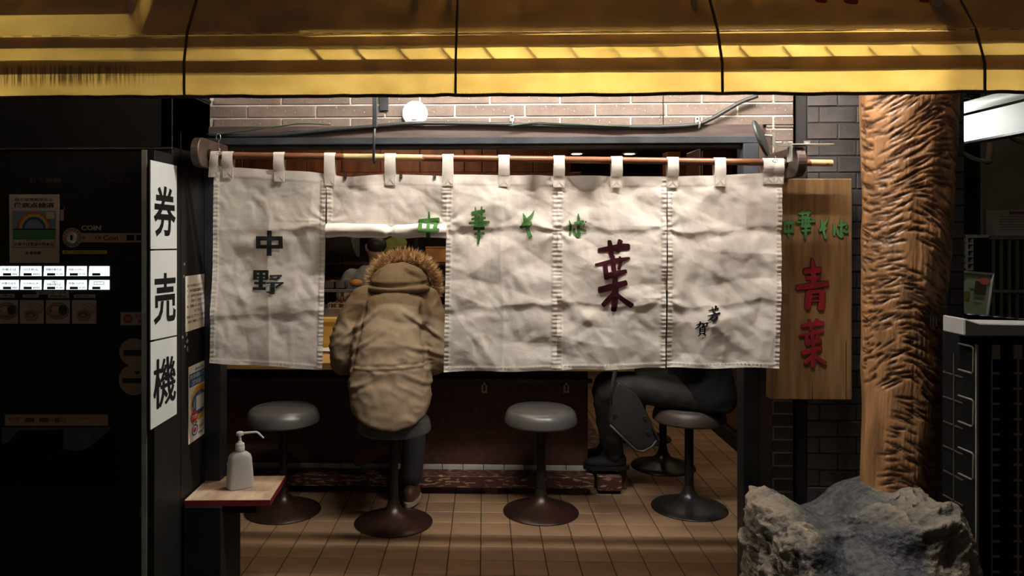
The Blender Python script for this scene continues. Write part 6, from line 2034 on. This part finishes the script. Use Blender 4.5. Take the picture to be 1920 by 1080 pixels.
t = thing('picture_frame', 'small square frame with pale edge below the wooden box', 'frame', tuple(c))
r = 0.045
for a, b in (((-r, -r), (r, -r + .012)), ((-r, r - .012), (r, r)), ((-r, -r), (-r + .012, r)), ((r - .012, -r), (r, r))):
    MB().box((c.x + a[0], 6.77, c.z + a[1]), (c.x + b[0], 6.795, c.z + b[1])).build('frame_bar', flat((0.4, 0.3, 0.22)), t)
MB().box((c.x - r, 6.785, c.z - r), (c.x + r, 6.799, c.z + r)).build('panel', flat((0.16, 0.06, 0.03)), t)
for k in range(5):
    x = P(792 + 12 * k, 500, 6.9).x
    t = thing('jar', 'small dark jar on the lower kitchen shelf, number %s from the cook' % ['first', 'second', 'third', 'fourth', 'fifth'][k], 'jar', (x, 6.95, 1.121), 'jars on the kitchen shelf')
    MB().lathe([(0.026, 0), (0.028, 0.07), (0.02, 0.085)], (x, 6.95, 1.121), 16).build('glass', flat((0.10, 0.06, 0.04), 0.3), t, smooth='auto')
    MB().lathe([(0.022, 0.085), (0.022, 0.10)], (x, 6.95, 1.121), 16).build('lid', flat((0.25, 0.2, 0.15)), t, smooth='auto')

# wall fan under the ceiling, of which the lower rim shows over the rod
fcn = P(1031, 200, 5.2); fcn.z = P(1031, 291, 5.2).z + 0.19
fn_ = thing('wall_fan', 'dark wall fan with wire guard hanging above the rod', 'fan', tuple(fcn))
for rr in (0.19, 0.16, 0.13, 0.10, 0.07):
    MB().tube([fcn + Vector((rr * math.cos(a), -0.06 + 0.2 * rr, rr * math.sin(a))) for a in np.linspace(0, 2 * math.pi, 40)], 0.004 if rr == 0.19 else 0.0022, 6).build('guard_ring', M['darkmetal'], fn_, smooth=True)
for k in range(28):
    a = k * 2 * math.pi / 28
    MB().bar(fcn + Vector((0.04 * math.cos(a), -0.055, 0.04 * math.sin(a))), fcn + Vector((0.19 * math.cos(a), -0.022, 0.19 * math.sin(a))), 0.0025, 0.0025).build('guard_wire', M['darkmetal'], fn_)
for k in range(4):
    a = k * math.pi / 2 + 0.4
    R2 = Matrix.Translation(fcn) @ Matrix.Rotation(a, 4, 'Y')
    MB().hexa([R2 @ Vector(p) for p in ((0.03, -0.005, -0.02), (0.16, -0.02, -0.06), (0.16, 0.01, 0.06), (0.03, 0.005, 0.02), (0.03, 0.0, -0.02), (0.16, -0.015, -0.06), (0.16, 0.015, 0.06), (0.03, 0.01, 0.02))]).build('blade', flat((0.12, 0.07, 0.04), 0.3), fn_)
MB().lathe([(0.05, -0.04), (0.055, 0.06), (0.03, 0.14)], fcn, 20, Matrix.Rotation(-math.pi / 2, 4, 'X')).build('motor', M['darkmetal'], fn_, smooth='auto')
MB().bar(fcn + Vector((0, 0.12, 0)), Vector((fcn.x, fcn.y + 0.12, 2.25)), 0.03, 0.03, up=(1, 0, 0)).build('stem', M['darkmetal'], fn_)

# ceiling downlights, lit
M['down'] = emis('downlight_glow', (1.0, 0.93, 0.80), 14.0)
for (px, lab) in ((1081, 'round ceiling downlight seen above the rod nearer the fan'), (1180, 'round ceiling downlight seen above the rod farther from the fan')):
    c = PZ(px, 287.5, 2.245)
    t = thing('downlight', lab, 'lamp', (c.x, c.y, 2.245), 'ceiling downlights')
    MB().lathe([(0.045, -0.006), (0.062, -0.006), (0.065, 0.004)], c, 28).build('trim_ring', M['whiteplastic'], t, smooth='auto')
    MB().lathe([(0.0445, -0.008), (0.0005, -0.0085)], c, 28).build('lens', M['down'], t, smooth='auto')

# wooden sliding door and shelves deep at the aisle side, seen above the rod
cb = thing('wooden_cupboard', 'reddish wooden cupboard with pale edge high on the aisle side', 'cupboard', tuple(P(1350, 300, 5.0)))
x0, x1 = P(1312, 300, 4.6).x, P(1391, 300, 4.6).x
z0, z1 = 1.70, P(1350, 278, 4.6).z
MB().box((x0, 4.6, z0), (x1, 4.9, z1)).build('case', M['header'], cb, bevel=0.004)
MB().box((x0 + 0.01, 4.585, z0 + 0.01), (x1 - 0.06, 4.60, z1 - 0.015)).build('door', M['header'], cb, bevel=0.003)
MB().box((x0 + 0.1, 4.7, z1), (x1 - 0.05, 4.85, 2.25)).build('hanger', M['black'], cb)
cb2 = thing('wooden_upright', 'pale orange wooden upright seen between the loops above the rod', 'post', tuple(P(1265, 300, 5.2)))
MB().box((P(1252, 300, 5.2).x, 5.2, 0.9), (P(1276, 300, 5.2).x, 5.35, P(1265, 284, 5.2).z)).build('post', mat('orange_post', (0.36, 0.17, 0.05), 0.4), cb2, bevel=0.003)
MB().box((P(1255, 300, 5.2).x, 5.22, P(1265, 284, 5.2).z), (P(1273, 300, 5.2).x, 5.33, 2.25)).build('hanger', M['black'], cb2)

# ================================================================== THE ALLEY BESIDE THE SHOP
struct('wall_alley', MB().box((2.05, 7.2, -0.05), (7.5, 7.3, 3.5)), M['wallgrey'], 'dim plastered wall at the end of the alley')
struct('wall_side', MB().box((1.95, 3.5, -0.05), (2.1, 7.2, 3.2)).box((2.1, 6.75, -0.05), (P(1838, 400, 6.75).x, 7.2, 3.2)), M['black'], 'dark side wall of the shop toward the alley')
struct('wall_neighbour', MB().box((6.2, 1.0, -0.05), (6.4, 7.2, 3.5)), M['wallgrey'], 'dim side wall of the neighbouring building')
# white fascia beam and roof with its trusses
FX = 3.0
fz0 = PX(1787, 270, FX).z; fz1 = PX(1790, 222, FX).z
fb_ = struct('trim_5', MB().box((FX, 2.6, fz0), (FX + 0.08, 7.2, fz1)), M['whitepaint'], 'white painted fascia beam of the neighbouring roof')
MB().box((FX - 0.004, 2.6, fz0 - 0.012), (FX + 0.085, 7.2, fz0)).build('lower_edge', M['darkmetal'], fb_)
MB().tube([(FX - 0.03, 2.6, fz1 + 0.045), (FX - 0.03, 7.2, fz1 + 0.045)], 0.036, 12).build('gutter_pipe', M['whitepaint'], fb_, smooth='auto')
rfz = fz1 + 0.42
rf = struct('ceiling_alley', MB().box((1.97, 3.36, rfz), (FX + 0.3, 7.2, rfz + 0.05)), M['whitepaint'], 'white underside of the alley roof')
for k in range(9):
    y = 3.5 + k * 0.42
    MB().tube([(1.98, y, fz1 + 0.10), (FX - 0.02, y, fz1 + 0.10)], 0.010, 6).build('truss_rail', M['darkmetal'], rf)
    MB().tube([(FX - 0.03, y, fz1 + 0.09), (2.7, y, rfz - 0.02), (2.4, y, fz1 + 0.10), (2.1, y, rfz - 0.02)], 0.008, 6).build('truss_web', M['darkmetal'], rf)
    MB().tube([(FX - 0.06, y, fz1 + 0.10), (2.66, y + 0.42, fz1 + 0.10)], 0.008, 6).build('truss_brace', M['darkmetal'], rf)
M['alley'] = emis('alley_lamp_glow', (1.0, 1.0, 0.93), ALLEY_E)
al = thing('alley_lamp', 'round glass lamp fixed under the alley roof behind the trunk post', 'lamp', (2.66, 4.95, 2.22))
MB().ell((2.66, 4.95, 2.22), (0.075, 0.075, 0.075), 24, 14).build('globe', M['alley'], al, smooth=True)
MB().lathe([(0.05, 2.29), (0.04, 2.34), (0.012, 2.345), (0.012, rfz)], (2.66, 4.95, 0), 20).build('mount', M['whiteplastic'], al, smooth='auto')
# pipes under the fascia
cable('water_pipe', 'pale green pipe running under the white fascia', [(1782, 276), (1800, 284), (1825, 297), (1845, 302), (1860, 303)], 5.2, 0.014, mat('green_pipe', (0.16, 0.18, 0.10), 0.6), 'pipe')
cable('water_pipe', 'short upright rusty pipe joining the fascia', [(1858, 268), (1856, 285), (1853, 300), (1850, 306)], 5.22, 0.022, mat('rusty_pipe', (0.25, 0.14, 0.07), 0.7), 'pipe')
cable('water_pipe', 'yellowish bent pipe under the fascia at the frame edge', [(1893, 246), (1898, 256), (1908, 263), (1930, 268)], 4.6, 0.018, mat('yellow_pipe', (0.28, 0.25, 0.12), 0.6), 'pipe')
# window-like lattice, notice, railing
la, lb = P(1811, 440, 6.6), P(1846, 510, 6.6)
lt = thing('lattice_rack', 'ivory lattice rack with square openings beyond the menu board', 'rack', (la.x, 6.6, 0))
MB().box((la.x, 6.6, lb.z - 0.5), (la.x + 0.02, 6.7, la.z)).build('stile', M['ivory'], lt)
MB().box((lb.x - 0.02, 6.6, lb.z - 0.5), (lb.x + 0.045, 6.7, la.z)).build('stile', M['ivory'], lt)
xm_ = (la.x + lb.x) / 2
MB().box((xm_ - 0.008, 6.6, lb.z - 0.5), (xm_ + 0.008, 6.7, la.z)).build('stile', M['ivory'], lt)
for k in range(9):
    z = la.z - 0.02 - k * 0.055
    MB().box((la.x, 6.605, z - 0.008), (lb.x, 6.695, z + 0.008)).build('slat', M['ivory'], lt)
MB().box((la.x, 6.69, lb.z - 0.5), (lb.x, 6.70, la.z)).build('back', M['black'], lt)
MB().box((la.x - 0.01, 6.6, 0), (lb.x + 0.05, 6.7, lb.z - 0.5)).build('base', M['black'], lt)
na, nb = P(1853, 393, 7.15), P(1960, 442, 7.15)
nt_ = thing('wall_notice', 'large white notice with red heading on the alley wall', 'notice', tuple(P(1900, 442, 7.19)))
MB().box((na.x, 7.185, nb.z), (nb.x, 7.198, na.z)).build('board', flat((0.55, 0.52, 0.44)), nt_)
MB().box((P(1897, 400, 7.15).x, 7.18, P(1897, 401, 7.15).z), (nb.x - 0.03, 7.184, P(1897, 396, 7.15).z)).build('red_heading', flat((0.4, 0.05, 0.05)), nt_)
for k in range(6):
    z = P(1900, 405 + k * 5, 7.15).z
    MB().box((na.x + 0.12, 7.181, z - 0.004), (nb.x - 0.05 - 0.03 * (k % 3), 7.184, z)).build('text_line', flat((0.25, 0.23, 0.2)), nt_)
rl_ = thing('railing', 'dark iron railing with upright bars behind the menu board', 'railing', (P(1900, 600, 6.3).x, 6.3, 0))
rx0, rx1 = P(1855, 600, 6.3).x, P(2010, 600, 6.3).x
for py in (446, 546):
    z = P(1900, py, 6.3).z
    MB().box((rx0, 6.28, z - 0.012), (rx1, 6.31, z + 0.012)).build('rail', flat((0.10, 0.095, 0.07)), rl_)
k = 0
for px in range(1862, 2010, 15):
    x = P(px, 500, 6.3).x
    MB().box((x - 0.009, 6.29, 0), (x + 0.009, 6.305, P(1900, 446, 6.3).z)).build('bar', flat((0.075, 0.07, 0.05)), rl_)
MB().box((rx0, 6.45, 0), (rx1, 6.5, P(1900, 446, 6.3).z)).build('back_board', M['black'], rl_)
# tilted menu board
b0, b1, b2, b3 = P(1779, 598, 5.0), P(1849, 606, 5.0), P(1862, 514, 5.05), P(1791, 508, 5.05)
mn = thing('menu_board', 'tilted menu board with green sheet and food pictures under a clear cover', 'menu board', tuple((b0 + b1) / 2 - Vector((0, 0, 0.4))))


def mf(u, v_, l=0):
    p = (b3 * (1 - u) + b2 * u) * (1 - v_) + (b0 * (1 - u) + b1 * u) * v_
    return p + Vector((0, -0.001 * l, 0))


MB().prism([mf(0, 1), mf(1, 1), mf(1, 0), mf(0, 0)], (0, 0.03, 0)).build('board', flat((0.36, 0.40, 0.24)), mn)
for a, b in (((0, 0), (1, 0)), ((1, 0), (1, 1)), ((0, 1), (0, 0)), ((0, 1), (1, 1))):
    MB().bar(mf(*a, 3), mf(*b, 3), 0.014, 0.014).build('frame_bar', M['galv'], mn)
for (u0, v0, u1, v1, c_) in ((0.56, 0.17, 0.86, 0.43, (0.10, 0.05, 0.03)), (0.20, 0.40, 0.45, 0.58, (0.20, 0.20, 0.04)), (0.10, 0.22, 0.2, 0.42, (0.45, 0.25, 0.15)), (0.14, 0.84, 0.40, 0.89, (0.28, 0.13, 0.05)), (0.56, 0.47, 0.84, 0.52, (0.15, 0.17, 0.1)), (0.2, 0.12, 0.3, 0.15, (0.15, 0.17, 0.1)), (0.42, 0.32, 0.6, 0.35, (0.17, 0.19, 0.11)), (0.58, 0.6, 0.8, 0.62, (0.17, 0.19, 0.11))):
    rect_on(lambda x, y: mf(x, y, 2), u0, v0, u1, v1).build('printed_block', flat(c_), mn, normals=False)
ell_on(mf, 0.80, 0.155, 0.14, 0.075, 3).build('red_sticker', flat((0.75, 0.16, 0.09)), mn, normals=False)
for u in (0.15, 0.85):
    p = mf(u, 1)
    MB().bar(p + Vector((0, 0.02, 0.0)), Vector((p.x, p.y + 0.05, -0.02)), 0.025, 0.025, up=(0, 1, 0)).build('leg', M['black'], mn)

# black storage cabinet with pale lid, nearest the street
CYF = 2.62
xl_ = P(1831, 700, CYF).x; ztop = P(1831, 629, CYF).z
cbn = thing('storage_cabinet', 'black lattice sided storage cabinet with pale grey lid beside the boulder', 'cabinet', (xl_ + 0.4, CYF + 0.2, 0))
yb_ = PX(1766, 640, xl_).y
MB().box((xl_, CYF, -0.02), (xl_ + 0.85, yb_, ztop)).build('body', mat('matt_black_plastic', (0.005, 0.005, 0.0048), 0.9, spec=0.05), cbn, bevel=0.004)
lidx = P(1808, 610, CYF - 0.03).x
lidz = P(1808, 597, CYF - 0.03).z
MB().prism([(lidx, CYF - 0.03, ztop + 0.002), (lidx, CYF - 0.03, lidz), (lidx + 0.05, CYF - 0.03, lidz - 0.016), (xl_ + 0.9, CYF - 0.03, P(1920, 611, CYF).z - 0.004), (xl_ + 0.9, CYF - 0.03, ztop + 0.002)], (0, PX(1767, 600, lidx).y - CYF + 0.03, 0)).build('lid', M['greycap'], cbn, bevel=0.004)
for k in range(6):
    y = CYF + 0.12 + (k % 3) * 0.018 + (0.10 if k > 2 else 0)
    MB().box((lidx - 0.0015, y, lidz - 0.045), (lidx + 0.001, y + 0.006, lidz - 0.012)).build('vent_slot', M['black'], cbn)
MB().box((xl_ - 0.003, CYF - 0.004, -0.02), (xl_ + 0.004, CYF + 0.002, ztop - 0.03)).build('corner_trim', flat((0.22, 0.21, 0.18)), cbn)
for k in range(3):
    py0 = 650 + k * 100
    a, b = P(1826, py0, CYF - 0.012), P(1826, py0 + 50, CYF - 0.012)
    xx = P(1818, py0, CYF).x
    MB().tube([(xx - 0.0, CYF + 0.06, a.z), (a.x - 0.004, CYF - 0.008, a.z), (a.x, CYF - 0.010, a.z - 0.006), (a.x, CYF - 0.010, b.z + 0.006), (a.x - 0.004, CYF - 0.008, b.z), (xx, CYF + 0.06, b.z)], 0.0035, 8).build('handle', flat((0.11, 0.105, 0.095)), cbn, smooth=True)
for k in range(6):
    z = PX(1794, 704 + k * 47.5, xl_).z
    MB().box((xl_ - 0.003, CYF + 0.07, z - 0.003), (xl_ + 0.001, yb_ - 0.01, z + 0.002)).build('panel_joint', flat((0.035, 0.032, 0.027)), cbn)
MB().box((xl_ - 0.003, (CYF + yb_) / 2 + 0.02, 0.0), (xl_ + 0.001, (CYF + yb_) / 2 + 0.026, ztop - 0.08)).build('panel_joint', flat((0.035, 0.032, 0.027)), cbn)
tn = flat((0.19, 0.135, 0.085))
for px, w0, off in ((1867, 7, -7), (1908, 7.5, 0)):
    a = P(px, 660, CYF - 0.003)
    s = CYF / FPX
    MB().box((a.x - w0 * s, CYF - 0.006, P(px, 673, CYF).z), (a.x + w0 * s, CYF - 0.001, P(px, 646, CYF).z)).build('lattice_head', tn, cbn)
    for k in range(16):
        z = P(px, 699.5 + k * 28.6, CYF).z
        if z < 0.02: break
        MB().box((a.x - w0 * s, CYF - 0.005, z - 0.0038), (a.x + w0 * s, CYF - 0.001, z + 0.0038)).build('lattice_rung', tn, cbn)
    MB().box((a.x + (off - 1.0) * s, CYF - 0.004, 0.0), (a.x + (off + (1.0 if off else 2.6)) * s, CYF - 0.001, P(px, 673, CYF).z)).build('lattice_stile', tn, cbn)
# row of black weights standing behind the lid
for k in range(7):
    px = 1776 + k * 24
    c = P(px, 592 + 2.2 * k, CYF + 0.9)
    t = thing('black_pot', 'small black pot standing behind the pale lid, %s counted from the trunk' % ['first', 'second', 'third', 'fourth', 'fifth', 'sixth', 'seventh'][k], 'pot', (c.x, c.y, 0.0), 'black pots behind the cabinet')
    MB().box((c.x - 0.02, c.y - 0.02, -0.02), (c.x + 0.02, c.y + 0.02, c.z - 0.02)).build('stand', M['black'], t)
    MB().lathe([(0.016, c.z - 0.0195), (0.024, c.z), (0.024, c.z + 0.016), (0.015, c.z + 0.019)], (c.x, c.y, 0), 12).build('pot', M['darkmetal'], t, smooth='auto')
